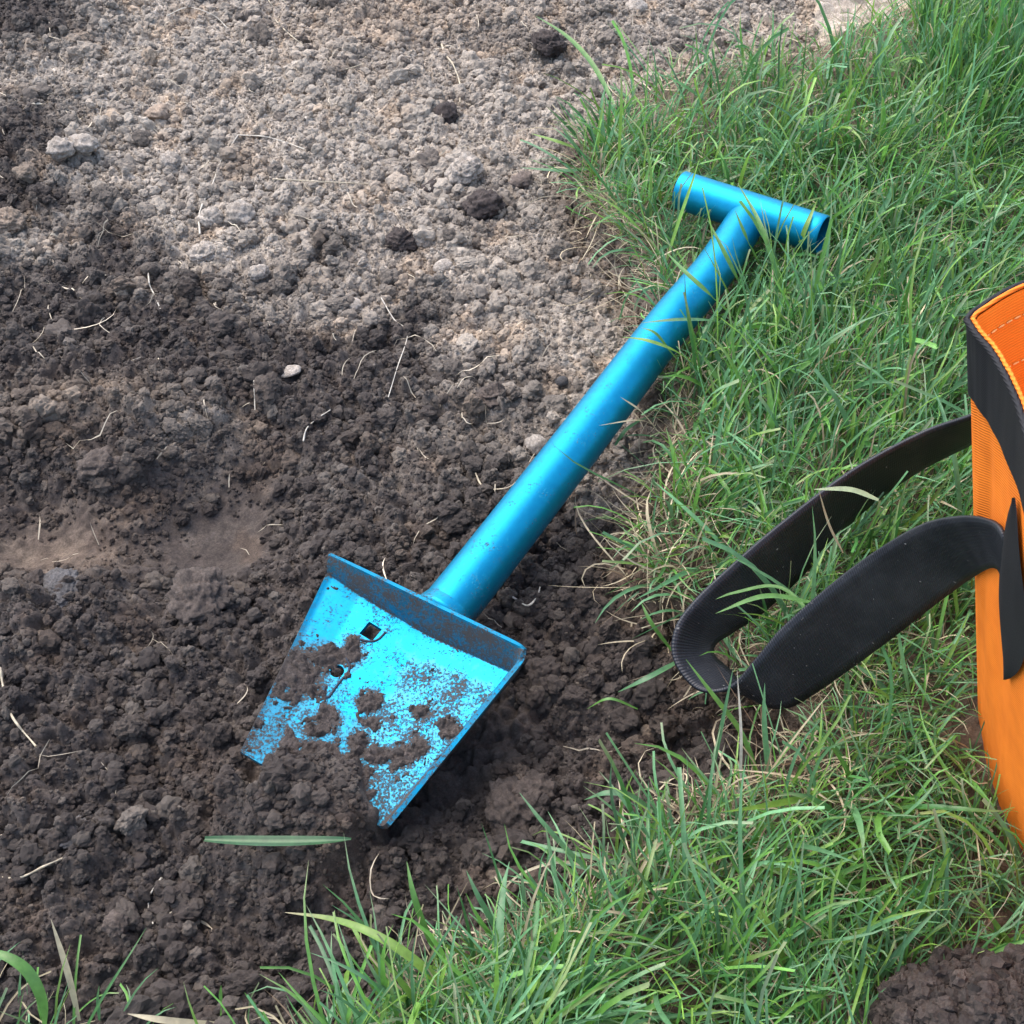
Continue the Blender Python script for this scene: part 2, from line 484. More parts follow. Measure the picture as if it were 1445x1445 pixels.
# homography photo pixel -> (a,b) on the blade
def homog():
    src = []
    A = []
    for a, b in [(0, 0), (1, 0), (1, 1), (0, 1), (.5, .5), (.5, 0), (.5, 1)]:
        p = blade_floor(np.array(a * .94 + .02), np.array(float(b))); x, y = to_px(p[0], p[1], p[2]); u, v = a * .94 + .02, b
        A += [[x, y, 1, 0, 0, 0, -u * x, -u * y, -u], [0, 0, 0, x, y, 1, -v * x, -v * y, -v]]
    return np.linalg.svd(np.array(A))[2][-1].reshape(3, 3)


HB = homog()


def px_to_ab(px, py):
    q = HB @ np.array([px, py, 1.]); return q[0] / q[2], q[1] / q[2]


def world_to_ab(x, y):
    """plan inverse of the (nearly parallel) blade quadrilateral by Newton steps"""
    a = np.full(x.shape, .5); b = np.full(x.shape, .5)
    for _ in range(6):
        p = blade_top(a, b); ex = x - p[..., 0]; ey = y - p[..., 1]
        da = ((RR - RL)[None] * (1 - b)[:, None] + (TR - TL)[None] * b[:, None]); db = ((TL - RL)[None] * (1 - a)[:, None] + (TR - RR)[None] * a[:, None])
        det = da[:, 0] * db[:, 1] - da[:, 1] * db[:, 0]
        a = np.clip(a + (ex * db[:, 1] - ey * db[:, 0]) / det, -2, 3); b = np.clip(b + (da[:, 0] * ey - da[:, 1] * ex) / det, -2, 3)
    return a, b


# press the soil below the blade, then heap some of it over the tip
sel = np.where((np.abs(gx + .045) < .12) & (np.abs(gy + .14) < .13))[0]
ba, bb = world_to_ab(gx[sel], gy[sel])
fl = blade_floor(np.clip(ba, 0, 1), np.clip(bb, 0, 1))[:, 2]
out = np.maximum(np.maximum(-ba, ba - 1), np.maximum(-bb, bb - 1)) * .11          # metres outside the blade
w = sstep(.014, .0, out)
zz = z[sel]
lim = fl - .004
zz = np.where(zz > lim, zz * (1 - w) + np.minimum(zz, lim + .10 * np.maximum(out, 0)) * w, zz)
# left edge bedded in soil
zz = zz + .003 * np.exp(-((ba + .08) / .07) ** 2) * sstep(-.05, .2, bb) * sstep(1.2, .8, bb)
# heap over the tip: boundary line of the visible metal
hp = np.array([px_to_ab(x, y) for x, y in [(334, 1056), (360, 1074), (385, 1078), (404, 1046), (424, 1066), (463, 1054), (490, 1068), (512, 1064), (522, 1100), (528, 1128), (560, 1140)]])
o_ = np.argsort(hp[:, 0]); bl = np.interp(np.clip(ba, 0, 1), hp[o_, 0], hp[o_, 1])
inz = sstep(-.12, .02, ba) * sstep(.97, .80, ba)
over = sstep(.02, .16, bb - bl + .05 * fbm(gx[sel], gy[sel], .012, 3, 555)) * sstep(1.65, 1.0, bb) * inz
heap = fl + .0015 + .0085 * over + .35 * (z[sel] - hm[sel]) * over
zz = np.where(over > .02, np.maximum(zz, np.where(bb < 1.02, np.where(over > .12, heap, zz), heap * over + zz * (1 - over))), zz)
z[sel] = zz
ZG = z.reshape(GX.shape)
ZG[1:-1, 1:-1] = .6 * ZG[1:-1, 1:-1] + .1 * (ZG[:-2, 1:-1] + ZG[2:, 1:-1] + ZG[1:-1, :-2] + ZG[1:-1, 2:])
z = ZG.ravel()

val = np.clip(.25 * v1 + .35 * v2 + .4 * v3, 0, 1)
colr = soil_colour(gx, gy, dry, val)
# earth below the turf: brown, fibrous
tb = sstep(-.028, .0, dl)[:, None]
colr = colr * (1 - tb * .75) + np.array([.105, .072, .046]) * (.6 + .8 * val)[:, None] * tb * .75
ground = mesh_np('ground', np.stack([gx, gy, z], 1), grid_faces(len(ys), len(xs)), SOIL, col=colr)
tag(ground, 'dug bare soil, pale and dry behind, dark and moist in front', kind='structure')

# ------------------------------------------------------------------ shovel
base_pt = blade_floor(np.array(.5), np.array(0.)) 
shovel = empty('shovel', Vector(base_pt))
tag(shovel, 'small blue metal shovel with short tubular handle lying half on soil', 'shovel')


def dirt_blobs(px, py, blobs):
    v = 0
    for x, y, rx, ry in blobs:
        v = np.maximum(v, np.exp(-(((px - x) / rx) ** 2 + ((py - y) / ry) ** 2)))
    return v


Z = lambda x, y: (320 + x / 3.284, 760 + y / 3.284)          # enlarged detail pixel -> photo pixel
patches = [(310, 640, 135, 100), (200, 600, 60, 50), (470, 545, 110, 48), (585, 520, 45, 55), (440, 140, 60, 34), (660, 760, 50, 48), (665, 850, 50, 35),
           (470, 830, 55, 55), (420, 885, 60, 30), (285, 950, 34, 60), (700, 1000, 90, 45), (610, 950, 45, 70), (800, 1010, 75, 55), (890, 960, 45, 50),
           (130, 850, 40, 24), (1030, 880, 45, 60), (420, 985, 90, 50), (560, 1080, 90, 80), (900, 800, 40, 30), (320, 560, 70, 60)]
patches = [Z(x, y) + (rx / 2.75, ry / 2.75) for x, y, rx, ry in patches]
NA, NB, NW = 96, 110, 10
aa = np.linspace(0, 1, NA)
rows = []; dirt = []
top0 = blade_top(aa, np.zeros(NA)); bot0 = blade_floor(aa, np.zeros(NA))
back = np.cross(RR - RL, [0, 0, 1.]); back /= np.linalg.norm(back)
if back @ (TL - RL) > 0: back = -back
for k in np.linspace(1, 0, NW):
    lean = .004 * k ** 1.5
    rows.append(bot0 * (1 - k) + top0 * k + back * lean); dirt.append(np.full(NA, .225 + .08 * perlin(aa * 9, np.full(NA, k * 2), 31) if k < .93 else .12 + .09 * perlin(aa * 16, np.zeros(NA), 33)))
for b in np.linspace(0, 1.0, NB)[1:]:
    p = blade_floor(aa, np.full(NA, b)); rows.append(p)
    qx, qy = to_px(p[:, 0], p[:, 1], p[:, 2])
    d = .100 + .27 * dirt_blobs(qx, qy, patches)
    right = sstep(.40, .56, aa) * .185 * sstep(.0, .16, b)
    d = np.maximum(d, right); d = np.maximum(d, sstep(.35, .8, b) * .20)
    d = np.maximum(d, sstep(.08, .3, b) * sstep(.25, .0, aa) * .15 * (1 + 0 * aa))
    d = np.where((aa > .945) & (aa < .98), .3, d); d = np.where(aa >= .985, .16, d)
    dirt.append(d)
BV = np.vstack(rows); BD = np.concatenate(dirt)
blade = mesh_np('blade', BV, grid_faces(len(rows), NA)[:, ::-1], METAL, extra={'dirt': BD})
md = blade.modifiers.new('thick', 'SOLIDIFY'); md.thickness = .0022; md.offset = -1


def cutter(px, py, r, k, rot):
    a, b = px_to_ab(px, py); p = blade_floor(np.array(a), np.array(b))
    bm = bmesh.new(); bmesh.ops.create_cone(bm, cap_ends=True, segments=k, radius1=r, radius2=r, depth=.03)
    bmesh.ops.rotate(bm, verts=bm.verts, cent=(0, 0, 0), matrix=Matrix.Rotation(rot, 3, 'Z')); bmesh.ops.translate(bm, verts=bm.verts, vec=Vector(p))
    me = bpy.data.meshes.new('hole_cutter'); bm.to_mesh(me); bm.free()
    o = bpy.data.objects.new('hole_cutter', me); COL.objects.link(o); return o


cs = [cutter(521, 893, .0056, 4, math.radians(15)), cutter(467, 959, .0034, 18, 0)]
for c in cs:
    m_ = blade.modifiers.new('hole', 'BOOLEAN'); m_.operation = 'DIFFERENCE'; m_.object = c; m_.solver = 'EXACT'
dg = bpy.context.evaluated_depsgraph_get()
me2 = bpy.data.meshes.new_from_object(blade.evaluated_get(dg))
blade.modifiers.clear(); blade.data = me2; me2.name = 'blade'
for c in cs: bpy.data.objects.remove(c)
me2.set_sharp_from_angle(angle=math.radians(32))
adopt(blade, shovel)

# soil caked on the blade: a real layer with thickness
na, nb = 230, 260
A2, B2 = np.meshgrid(np.linspace(.012, .985, na), np.linspace(.01, 1.0, nb)); A2 = A2.ravel(); B2 = B2.ravel()
pf = blade_floor(A2, B2); qx, qy = to_px(pf[:, 0], pf[:, 1], pf[:, 2])
fz = fbm(pf[:, 0], pf[:, 1], .009, 4, 700, .65)
th = dirt_blobs(qx, qy, patches) - .46 + .62 * fz + .35 * fbm(pf[:, 0], pf[:, 1], .0035, 3, 705, .6)
th = np.maximum(th, 2.2 * (B2 - np.interp(A2, hp[o_, 0], hp[o_, 1])) - .03 + .40 * fz - .8 * sstep(.78, .92, A2))
hx, hy = to_px(pf[:, 0], pf[:, 1], pf[:, 2])
hole = (np.hypot(hx - 521, hy - 893) < 14) | (np.hypot(hx - 467, hy - 959) < 11)
th = np.where(hole, -1, th)
gr_, gv_ = grains(pf[:, 0], pf[:, 1], .0042, 71)
ht = .0004 + .0018 * np.clip(th, 0, .6) + np.clip(th * 2.2, 0, 1) * (.6 * gr_ + .0016 * fbm(pf[:, 0], pf[:, 1], .006, 3, 720) + .0006)
ht = np.where(th > 0, np.maximum(ht, .0003), -.0006)
pc = pf.copy(); pc[:, 2] += ht
fc = grid_faces(nb, na); keep = (th[fc] > 0).any(1)
fc = fc[keep]; used = np.unique(fc); remap = np.full(len(pc), -1); remap[used] = np.arange(len(used))
cc = np.array([.050, .0400, .0345]) * (.65 + .7 * gv_)[:, None]
caked = mesh_np('caked_soil', pc[used], remap[fc], SOIL, col=cc[used]); tag(caked, kind='stuff')
caked.parent = blade

# grooves pressed into the blade round the holes
for pts in ([(545, 492), (600, 488), (655, 490), (695, 472), (732, 432)], [(528, 588), (543, 620), (535, 655), (505, 690), (470, 735), (440, 775), (418, 765), (428, 728)]):
    P = []
    for x, y in pts:
        a, b = px_to_ab(*Z(x, y)); q = blade_floor(np.array(a), np.array(b)); q[2] += .0001; P.append(q)
    v, f = sweep(catmull(P, 26), .00062, 6)
    g = mesh_np('pressed_groove', v, f, GROOVE); g.parent = blade

# shaft
SH = np.array([at(600, 896, .031), at(650, 838, .034), at(812, 630, .0395), at(938, 465, .043), at(1006, 383, .0455), at(1040, 332, .0475), at(1060, 300, .049)])
shp = catmull(SH, 400)
back = np.cross(RR - RL, [0, 0, 1.]); back /= np.linalg.norm(back)
if back @ (TL - RL) > 0: back = -back
shp = shp[(shp - (RL + RR) / 2) @ back > .0058]; shp = shp[np.linspace(0, len(shp) - 1, 90).astype(int)]
shr = np.interp(np.linspace(0, 1, 90), [0, .35, .8, 1], [.0141, .0136, .0127, .0124])
v, f = sweep(shp, shr, 40)
t_ = np.repeat(np.linspace(0, 1, 90), 40)
und = np.clip((np.repeat(shp[:, 2], 40) - v[:, 2]) / .013, -1, 1)
sd = .05 + .30 * np.exp(-(t_ / .09) ** 2) * sstep(-.5, .6, und) + .03 * np.exp(-(t_ / .3) ** 2)
shaft = mesh_np('shaft', v, f, METAL, extra={'dirt': sd}); adopt(shaft, shovel)
# weld collar where the shaft meets the blade wall
dirn = (shp[6] - shp[0]) / np.linalg.norm(shp[6] - shp[0])
wallp = (RL + RR) / 2
k0 = np.argmin(np.abs((shp - wallp) @ back)); wp = shp[k0]
cp = np.array([wp + dirn * s for s in (.0012, .0022, .0042, .0070, .010)])
v, f = sweep(cp, [.0140, .0160, .0154, .0146, .0138], 40)
weld = mesh_np('weld_collar', v, f, METAL, extra={'dirt': np.full(len(v), .12)}); adopt(weld, shovel)
# cross grip: an open tube
GA, GB = at(962, 268, .052), at(1161, 331, .050)
gp = np.linspace(0, 1, 30)[:, None] * (GB - GA) + GA
gd = (GB - GA) / np.linalg.norm(GB - GA)
ro = .0126; ri = .0110
path = np.vstack([gp, gp[-1:] + gd * .0006, gp[-1:], gp[::-1], gp[:1] - gd * .0006, gp[:1]])
rads = np.concatenate([np.full(30, ro), [ro - .0006], [ri], np.full(30, ri), [ri + .0009], [ro]])
V = []; T0 = gd; u = np.cross(T0, [0, 0, 1.]); u /= np.linalg.norm(u); w_ = np.cross(T0, u); an = np.linspace(0, 2 * np.pi, 44, endpoint=False)
for p, r in zip(path, rads): V.append(p + r * (np.cos(an)[:, None] * u + np.sin(an)[:, None] * w_))
V = np.vstack(V)
grip = mesh_np('cross_grip', V, grid_faces(len(path), 44, True), METAL, extra={'dirt': np.full(len(V), .03)})
grip.data.set_sharp_from_angle(angle=math.radians(50)); adopt(grip, shovel)

# ------------------------------------------------------------------ bag
H = .262; ZB = .012
top_c = np.array([(.2035, -.1505), (.2055, -.158), (.210, -.169), (.2135, -.184), (.2155, -.201), (.2165, -.230), (.2215, -.270), (.241, -.300), (.300, -.316),
                  (.400, -.316), (.462, -.300), (.476, -.270), (.478, -.180), (.466, -.135), (.430, -.112), (.340, -.103), (.270, -.109), (.228, -.1295), (.2085, -.1445)])
bot_c = np.array([(.2415, -.153), (.2418, -.161), (.242, -.173), (.2435, -.192), (.247, -.209), (.255, -.235), (.267, -.270), (.282, -.290), (.320, -.300),
                  (.400, -.300), (.438, -.292), (.448, -.270), (.449, -.200), (.444, -.165), (.415, -.146), (.340, -.138), (.285, -.139), (.255, -.144), (.2435, -.150)])
NL = 400
# sharp seam corner at index 0: interpolate open with the corner doubled
topL = catmull(np.vstack([top_c, top_c[:1]]), NL + 1)[:-1]; botL = catmull(np.vstack([bot_c, bot_c[:1]]), NL + 1)[:-1]
cen = np.array([.345, -.21])


def bag_ring(zf, off=0.):
    """zf 0..1 bottom to top; off = metres outward"""
    p = botL * (1 - zf) + topL * zf
    s = np.arange(NL) / NL
    tan = np.roll(p, -1, 0) - np.roll(p, 1, 0); nrm = np.stack([-tan[:, 1], tan[:, 0]], 1); nrm /= np.linalg.norm(nrm, axis=1)[:, None]
    nrm *= np.sign(np.sum(nrm * (p - cen), 1))[:, None]
    wr = .0030 * perlin(s * 14, np.full(NL, zf * 3.2), 801) * math.sin(math.pi * min(zf, .97)) + .0003 * perlin(s * 50, np.full(NL, zf * 5), 802)
    wr *= np.minimum(1, np.minimum(s, 1 - s) * 40)
    fold = -.0015 * np.exp(-((s - .085) / .02) ** 2) * math.exp(-((zf - .55) / .3) ** 2)
    q = p + nrm * (wr + fold + off)[:, None]
    return np.column_stack([q, np.full(NL, ZB + (H - ZB) * zf)])


def bag_shell(name, mat, z0, z1, nr, off, parent):
    v = np.vstack([bag_ring(k, off) for k in np.linspace(z0, z1, nr)])
    o = mesh_np(name, v, grid_faces(nr, NL, True), mat); adopt(o, parent); return o


bag = empty('tote_bag', (.345, -.21, ZB))
tag(bag, 'orange fabric tote bag with black trim and webbing handle standing on lawn', 'bag')
bag_shell('fabric_panel', ORANGE, 0, .995, 40, 0., bag)
bag_shell('lining', LINING, .02, 1.0, 40, -.0022, bag)
bag_shell('trim_band', TRIM, .860, .992, 8, .0011, bag)
rv = bag_ring(.998, .0008); rv2 = np.vstack([rv, rv[:1]])
v, f = sweep(rv2, .0013, 8); adopt(mesh_np('rim_binding', v, f, TRIM), bag)
rv = bag_ring(1.002, -.0011); rv2 = np.vstack([rv, rv[:1]])
v, f = sweep(rv2, .0008, 8); adopt(mesh_np('rim_piping', v, f, ORANGE), bag)
bz = np.vstack([bag_ring(0., 0.)] + [np.column_stack([(bag_ring(0., 0.)[:, :2] - cen) * k + cen, np.full(NL, ZB)]) for k in (.6, .05)])
adopt(mesh_np('bag_base', bz, grid_faces(3, NL, True), ORANGE), bag)
# stitching: one thread dash after the other, inside below the rim
sv, sf = [], []; base = 0
for zf, off in ((.955, -.0026), (.87, -.0028)):
    ring = bag_ring(zf, off); seg = np.linalg.norm(np.roll(ring, -1, 0) - ring, axis=1); L = np.concatenate([[0], np.cumsum(seg)])
    for s0 in np.arange(0, L[-1] - .003, .0042):
        q = np.stack([np.interp(s0 + np.array([0, .0015, .003]), L[:-1], ring[:, k]) for k in range(3)], 1)
        v, f = sweep(q, [.00025, .00042, .00025], 5); sv.append(v); sf.append(f + base); base += len(v)
adopt(tag(mesh_np('stitching', np.vstack(sv), np.vstack(sf), THREAD), kind='stuff'), bag)


def panel_pt(s, zf, off):
    r = bag_ring(zf, off); i = s * NL; k = int(i) % NL; f_ = i - int(i)
    return r[k] * (1 - f_) + r[(k + 1) % NL] * f_


# pointed reinforcement patch with the webbing sewn to it
rows_ = []
for q in np.linspace(0, 1, 24):
    zf = .43 + .41 * q; wdt = .040 * math.sin(math.pi * q) ** .85 + .0006
    rows_.append([panel_pt(.205 + wdt * k, zf, .0016 + .0012 * (1 - k * k)) for k in np.linspace(-1, 1, 9)])
pv = np.array(rows_).reshape(-1, 3)
adopt(mesh_np('pointed_patch', pv, grid_faces(24, 9), TRIM), bag)

# handle: a band of webbing, upper edge A and lower edge B
hA = [(1440, 552, .135), (1405, 566, .12), (1370, 585, .108), (1300, 610, .09), (1200, 665, .078), (1100, 740, .070), (1030, 800, .064), (980, 848, .056), (953, 888, .050), (952, 932, .042), (985, 972, .036),
      (1030, 968, .042), (1068, 928, .058), (1110, 880, .075), (1200, 803, .105), (1290, 745, .140), (1350, 729, .165), (1396, 733, .187), (1416, 752, .192), (1421, 790, .181)]
hB = [(1440, 592, .10), (1405, 606, .085), (1370, 626, .075), (1290, 668, .055), (1210, 728, .040), (1135, 808, .033), (1078, 862, .031), (1036, 890, .030), (1010, 908, .029), (1008, 925, .029), (1030, 946, .028),
      (1068, 988, .026), (1110, 998, .030), (1160, 970, .038), (1245, 910, .065), (1325, 848, .100), (1375, 813, .130), (1407, 801, .166), (1417, 830, .164), (1421, 868, .151)]
A_ = catmull([at(*p) for p in hA], 260); B_ = catmull([at(*p) for p in hB], 260)
cols = np.linspace(0, 1, 9)
STR = (A_[:, None] * (1 - cols)[None, :, None] + B_[:, None] * cols[None, :, None])
hv = STR.reshape(-1, 3)
arc = np.concatenate([[0], np.cumsum(np.linalg.norm(np.diff(STR[:, 4], axis=0), axis=1))])
handle = mesh_np('handle', hv, grid_faces(260, 9), WEB, extra={'along': np.repeat(arc, 9), 'across': np.tile(cols * .042, 260)})
mo = handle.modifiers.new('thick', 'SOLIDIFY'); mo.thickness = .0016; mo.offset = 0
adopt(handle, bag)

# ------------------------------------------------------------------ grass and straw builders
hc = at(1390, 1478, .016)
_c = np.linspace(0, 1, 17); STRAP_PTS = (A_[::2, None] * (1 - _c)[None, :, None] + B_[::2, None] * _c[None, :, None]).reshape(-1, 3)
BAGPOLY_T, BAGPOLY_B = topL[::6], botL[::6]
TUBES = [(shp[::3], .0135), (gp, .0128)]


def blocked(Pn):
    """Pn (n,k,3): which blades run through the shovel, the bag or the strap"""
    n, k, _ = Pn.shape; bad = np.zeros(n, bool)
    flat = Pn.reshape(-1, 3)
    for pts, r in TUBES:
        lo = pts.min(0) - .02; hi = pts.max(0) + .02
        idx = np.where(((flat > lo) & (flat < hi)).all(1))[0]
        if len(idx):
            d = np.min(np.linalg.norm(flat[idx][:, None] - pts[None], axis=2), 1)
            bad[idx[d < r + .0012] // k] = True
    lo = STRAP_PTS.min(0) - .01; hi = STRAP_PTS.max(0) + .01
    idx = np.where(((flat > lo) & (flat < hi)).all(1))[0]
    for ch in np.array_split(idx, max(1, len(idx) // 1500)):
        if len(ch):
            d = np.min(np.linalg.norm(flat[ch][:, None] - STRAP_PTS[None], axis=2), 1)
            bad[ch[d < .0040] // k] = True
    idx = np.where((flat[:, 0] > .18) & (flat[:, 1] < -.08) & (flat[:, 1] > -.34) & (flat[:, 2] < H))[0]
    if len(idx):
        f_ = np.clip((flat[idx, 2] - ZB) / (H - ZB), 0, 1)
        d = np.where(f_ < .15, sdf(flat[idx, 0], flat[idx, 1], BAGPOLY_B), np.maximum(sdf(flat[idx, 0], flat[idx, 1], BAGPOLY_T), sdf(flat[idx, 0], flat[idx, 1], BAGPOLY_B)))
        bad[idx[d > -.002] // k] = True
    idx = np.where((((flat[:, 0] - hc[0]) / .046) ** 2 + ((flat[:, 1] - hc[1]) / .029) ** 2 < 1) & (flat[:, 2] < .060))[0]
    bad[idx // k] = True
    # shovel blade
    idx = np.where((np.abs(flat[:, 0] + .045) < .1) & (np.abs(flat[:, 1] + .14) < .09))[0]
    if len(idx):
        a, b = world_to_ab(flat[idx, 0], flat[idx, 1])
        bad[idx[(a > -.02) & (a < 1.03) & (b > -.03) & (b < 1.03)] // k] = True
    return bad


def blades(root, length, width, azim, lean, bend, twist, colb, colm, colt, segs=7, blunt=None, fold=.35):
    """many leaf blades as one set of arrays; each a folded tapering strip"""
    n = len(root); t = np.linspace(0, 1, segs)
    tilt = lean[:, None] + bend[:, None] * t[None] ** 1.4
    az = azim[:, None] + twist[:, None] * t[None] ** 2
    ds = length[:, None] / (segs - 1)
    dx = np.sin(tilt) * np.cos(az) * ds; dy = np.sin(tilt) * np.sin(az) * ds; dz = np.cos(tilt) * ds
    c = np.zeros((n, segs, 3))
    c[:, 1:, 0] = np.cumsum(dx[:, :-1], 1); c[:, 1:, 1] = np.cumsum(dy[:, :-1], 1); c[:, 1:, 2] = np.cumsum(dz[:, :-1], 1)
    c += root[:, None]
    side = np.stack([-np.sin(az), np.cos(az), np.zeros_like(az)], -1)
    tang = np.stack([np.sin(tilt) * np.cos(az), np.sin(tilt) * np.sin(az), np.cos(tilt)], -1)
    nor = np.cross(tang, side)
    rl = rng.normal(0, .5, n)[:, None, None]
    side2 = side * np.cos(rl) + nor * np.sin(rl); nor2 = -side * np.sin(rl) + nor * np.cos(rl)
    taper = np.minimum(1, .55 + 1.8 * t) * np.where(t < .55, 1, 1 - ((t - .55) / .45) ** 1.6 * .96)
    bl = np.minimum(1, .6 + 1.5 * t) * (1 - .3 * t)
    prof = np.where((blunt if blunt is not None else np.zeros(n, bool))[:, None], bl[None], taper[None])
    w = (width[:, None] * prof)[..., None] * .5
    mid = c - nor2 * w * fold
    V = np.stack([c - side2 * w, mid, c + side2 * w], 2)
    tt = t[None, :, None]
    C = np.where(tt < .35, colb[:, None] + (colm - colb)[:, None] * (tt / .35), colm[:, None] + (colt - colm)[:, None] * np.clip((tt - .72) / .28, 0, 1))
    C = np.repeat(C[:, :, None], 3, 2)
    i = np.arange(segs - 1)[:, None]; j = np.arange(2)[None]
    q = np.stack([i * 3 + j, i * 3 + j + 1, (i + 1) * 3 + j + 1, (i + 1) * 3 + j], -1).reshape(-1, 4)
    return c, V, C, q


def emit(name, sets, mat, **kw):
    v, f, c = [], [], []; b = 0
    for V, C, q in sets:
        n = V.shape[0]; m = V.shape[1] * V.shape[2]
        v.append(V.reshape(-1, 3)); c.append(C.reshape(-1, 3))
        f.append((np.arange(n)[:, None, None] * m + q[None]).reshape(-1, 4) + b); b += n * m
    return mesh_np(name, np.vstack(v), np.vstack(f), mat, col=np.vstack(c))


def lawn_points(n, x0, x1, y0, y1, poly, margin):
    x = rng.uniform(x0, x1, n); y = rng.uniform(y0, y1, n)
    d = sdf(x, y, poly) + .009 * perlin(x / .02, y / .02, 910)
    k = d > margin + .012 * np.abs(rng.normal(size=n)) * .5
    return x[k], y[k], d[k]


def grass_set(x, y, d, poly, lmin, lmax, spread=1.0):
    n = len(x); zr = surf_height(x, y) - .002
    root = np.stack([x, y, zr], 1)
    e = .002
    gxn = sdf(x + e, y, poly) - sdf(x - e, y, poly); gyn = sdf(x, y + e, poly) - sdf(x, y - e, poly)
    out_az = np.arctan2(-gyn, -gxn)
    flow = 4.5 * fbm(x, y, .11, 2, 930)
    az = flow + rng.normal(0, 1.15, n)
    edge = np.exp(-np.maximum(d, 0) / .018)
    az = np.where(rng.random(n) < edge * .65, out_az + rng.normal(0, .7, n), az)
    clump = .8 + .45 * fbm(x, y, .05, 2, 940)
    L = np.exp(rng.normal(0, .34, n)) * np.clip(clump, .5, 1.5) * (lmin + lmax) / 2
    L = np.clip(L, lmin, lmax * 1.5)
    lean = np.abs(rng.normal(.42, .36, n)) * spread + .25 * edge; bend = np.abs(rng.normal(.9, .6, n)) * spread
    W_ = rng.gamma(6, .00023, n) * np.where(y < -.12, .9, 1) * np.clip(L / .045, .7, 1.25); W_ = np.clip(W_, .0008, .0044)
    hue = rng.random(n); br = np.clip(np.exp(rng.normal(0, .24, n)), .55, 1.45)[:, None]
    g_blue = np.array([.104, .240, .106]); g_mid = np.array([.106, .258, .048]); g_lime = np.array([.150, .275, .048]); g_dk = np.array([.054, .160, .042])
    m = np.where((hue < .44)[:, None], g_blue, np.where((hue < .68)[:, None], g_mid, np.where((hue < .84)[:, None], g_dk, g_lime))) * br * 1.07
    dead = rng.random(n) < (.13 + .34 * edge)
    st = np.array([.36, .30, .185]) * np.exp(rng.normal(0, .2, n))[:, None]
    m = np.where(dead[:, None], st, m)
    b_ = np.where(dead[:, None], st * .9, m * .4 + np.array([.22, .23, .12]) * .6)
    tp = np.where((rng.random(n) < .34)[:, None], m * .4 + np.array([.34, .33, .2]) * .6, m * 1.12)
    L = np.where(dead, L * .8, L); W_ = np.where(dead, W_ * .6, W_); bend = np.where(dead, bend * 1.5 + .3, bend)
    blunt = rng.random(n) < .4
    return blades(root, L, W_, az, lean, bend, rng.normal(0, .7, n), b_, m, tp, blunt=blunt)


def filt(r):
    c, V, C, q = r; k = ~blocked(np.concatenate([c, (c[:, 1:] + c[:, :-1]) / 2], 1)); return V[k], C[k], q


sets = []
x, y, d = lawn_points(60000, .02, .50, -.40, .75, LAWN, 0.0)
k = (rng.random(len(x)) < np.where(y > .35, .72, 1) * np.where((y > .35) & (x < .33), .35 + .65 * sstep(.0, .16, d), 1)); x, y, d = x[k], y[k], d[k]
pxx, pyy = to_px(x, y, .02); k = (pxx < 1580) & (pyy < 1700) & (pyy > -120); x, y, d = x[k], y[k], d[k]
NV = len(x)
sets.append(filt(grass_set(x, y, d, LAWN, .026, .060)))
# lower left bottom edge of the lawn in front
x, y, d = lawn_points(9000, -.12, .06, -.40, -.2, LAWN, 0.0); sets.append(filt(grass_set(x, y, d, LAWN, .028, .065)))
# sparser, taller leaves
x, y, d = lawn_points(2600, -.06, .50, -.40, .72, LAWN, .004); sets.append(filt(grass_set(x, y, d, LAWN, .055, .085, .9)))
# outside the picture the lawn simply goes on, thinner
x, y, d = lawn_points(9000, .40, 1.2, -.7, .9, LAWN, 0.0); sets.append(filt(grass_set(x, y, d, LAWN, .03, .06)))
x, y, d = lawn_points(5000, -.1, .5, -.75, -.38, LAWN, 0.0); sets.append(filt(grass_set(x, y, d, LAWN, .03, .06)))
# the taller rank grass in the far corner
x, y, d = lawn_points(2600, .27, .46, .36, .70, LAWN, .0); r_ = grass_set(x, y, d, LAWN, .06, .10, .55); sets.append(filt(r_))
# tuft at the lower left
x, y, d = lawn_points(2200, -.30, .05, -.42, -.24, TUFT, 0.0); kk = rng.random(len(x)) < np.where(x < -.13, .75, .25); sets.append(filt(grass_set(x[kk], y[kk], d[kk], TUFT, .028, .055, .9)))


TUBES_FINE = [(shp, .0136), (np.linspace(0, 1, 90)[:, None] * (GB - GA) + GA, .0127)]


